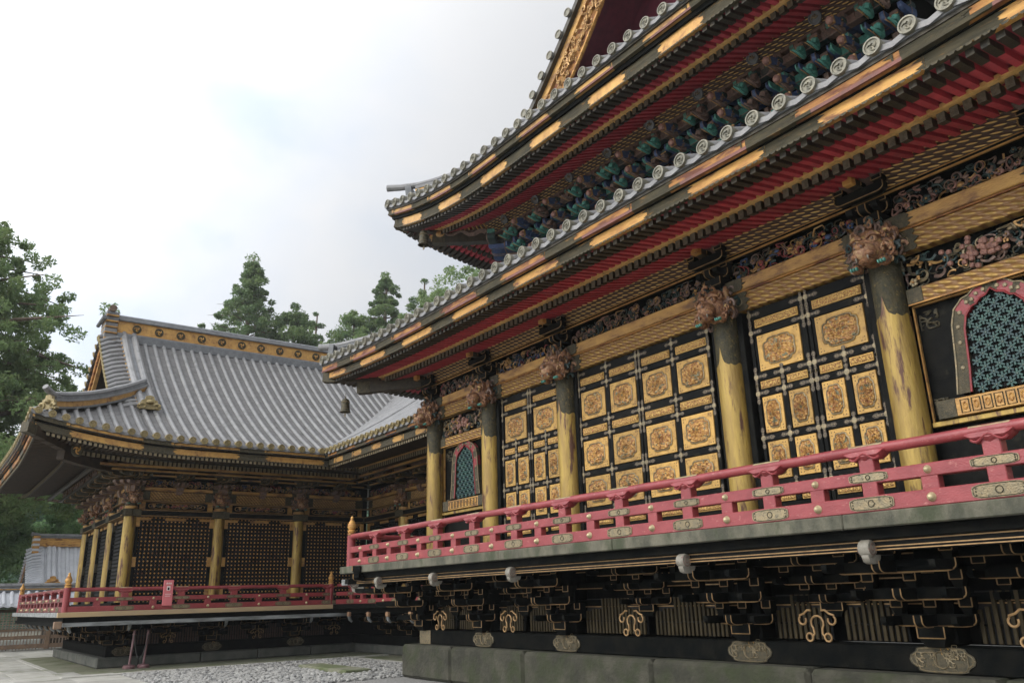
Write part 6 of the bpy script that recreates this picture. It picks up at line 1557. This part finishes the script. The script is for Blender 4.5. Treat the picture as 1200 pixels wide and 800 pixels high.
conifer((-67, 34.0, 0), 32.2, 8.0, 14, 'tall blue green cedar rising right behind the end of the ridge', 'cedar', n_per=130, size=0.13, z_lo=0.45, shape=0.85, cl=0.085, tiers=28, fill=1.2)
conifer((-68.5, 31.4, 0), 28.2, 6.5, 15, 'lower bushy cedar left of the tall blue green cedar', 'cedar_light', n_per=180, size=0.14, z_lo=0.5, shape=0.55, cl=0.18, tiers=13)
conifer((-60, 34.4, 0), 29.3, 5.5, 16, 'loose cedar top close over the eave tiles, middle of the right hand trees', 'cedar', n_per=120, size=0.12, z_lo=0.5, shape=0.5, cl=0.17, tiers=12, dens=0.8)
broadleaf((-56.5, 33.6, 0), 28.0, 3.4, 17, 'pale leafy tree top showing low over the eave tiles', 'cedar_light', 'broadleaf_tree', 90, 150, 0.12, 0.55, 'trees behind the halls')
broadleaf((-49.4, 34.4, 0), 29.2, 4.2, 19, 'light green leafy tree top under the upper roof corner', 'cedar_light', 'broadleaf_tree', 120, 150, 0.12, 0.5, 'trees behind the halls')
# leafy trees low at the left, behind the gate
for i, (x, y, h, r, m, lab, nm) in enumerate((
    (-54.5, 2.6, 8.6, 3.0, 'maple', 'pale green maple at the far left edge, in front of the darker wood', 'maple_tree'),
    (-55.5, 9.0, 9.6, 3.3, 'maple', 'fresh green maple right above the gate roof', 'maple_tree'),
    (-78, 5.5, 15, 5.0, 'broad_dark', 'dark broadleaf tree between and behind the two green maples', 'broadleaf_tree'),
    (-72, 13.0, 14.5, 4.8, 'maple', 'tall pale tree under the left eave of the worship hall', 'maple_tree'),
    (-82, -1.0, 18, 6.0, 'broad_dark', 'dark tall broadleaf tree furthest left behind the maples', 'broadleaf_tree'),
    (-86, 10.0, 18, 6.0, 'broad_dark', 'dark tall broadleaf tree behind the gate', 'broadleaf_tree'))):
    broadleaf((x, y, -0.05), h, r, 40+i, lab, m, nm, 130, 170, 0.13, 0.2, cl=0.17)
# the wooded hillside beyond
b = MB(); NX, NY = 60, 40; P = []
def hill_z(x, y):
    u = max(0, -x-80); v = (y-35)/70
    return -3+min(u*0.42, 16+u*0.20)*math.exp(-v*v*0.5)*0.92+1.5*math.sin(x*0.07)*math.cos(y*0.06)
for i in range(NX+1):
    x = -76-175*i/NX; P.append([(x, -120+280*j/NY, hill_z(x, -120+280*j/NY)) for j in range(NY+1)])
b.grid(P, 'hill_green'); struct(b, 'hill')
rs = np.random.RandomState(77); C = []; rad = []
for i in range(2600):
    x = rs.uniform(-230, -84); y = rs.uniform(-60, 75); r = rs.uniform(1.4, 3.4)
    C.append((x, y, hill_z(x, y)+r*0.8)); rad.append(r)
o = part(np_mesh('hillside_wood', leaves(np.array(C), np.array(rad), 60, 0.40, rs, 1.1), 'broad_dark'), 'hillside_wood', None); o['kind'] = 'stuff'

# ================================================================== the damp mountain air
hm = bpy.data.materials.new('haze'); hm.use_nodes = True; t = hm.node_tree; t.nodes.remove(t.nodes['Principled BSDF'])
pv = t.nodes.new('ShaderNodeVolumePrincipled'); pv.inputs['Color'].default_value = (0.96, 0.98, 1.0, 1); pv.inputs['Density'].default_value = 0.00045; pv.inputs['Anisotropy'].default_value = 0.2
t.links.new(pv.outputs[0], t.nodes['Material Output'].inputs['Volume']); MATS['haze'] = hm
b = MB(); b.box(-262, 122, -152, 172, -6, 62, 'haze'); o = part(b, 'haze', None, smooth=0); o['kind'] = 'stuff'
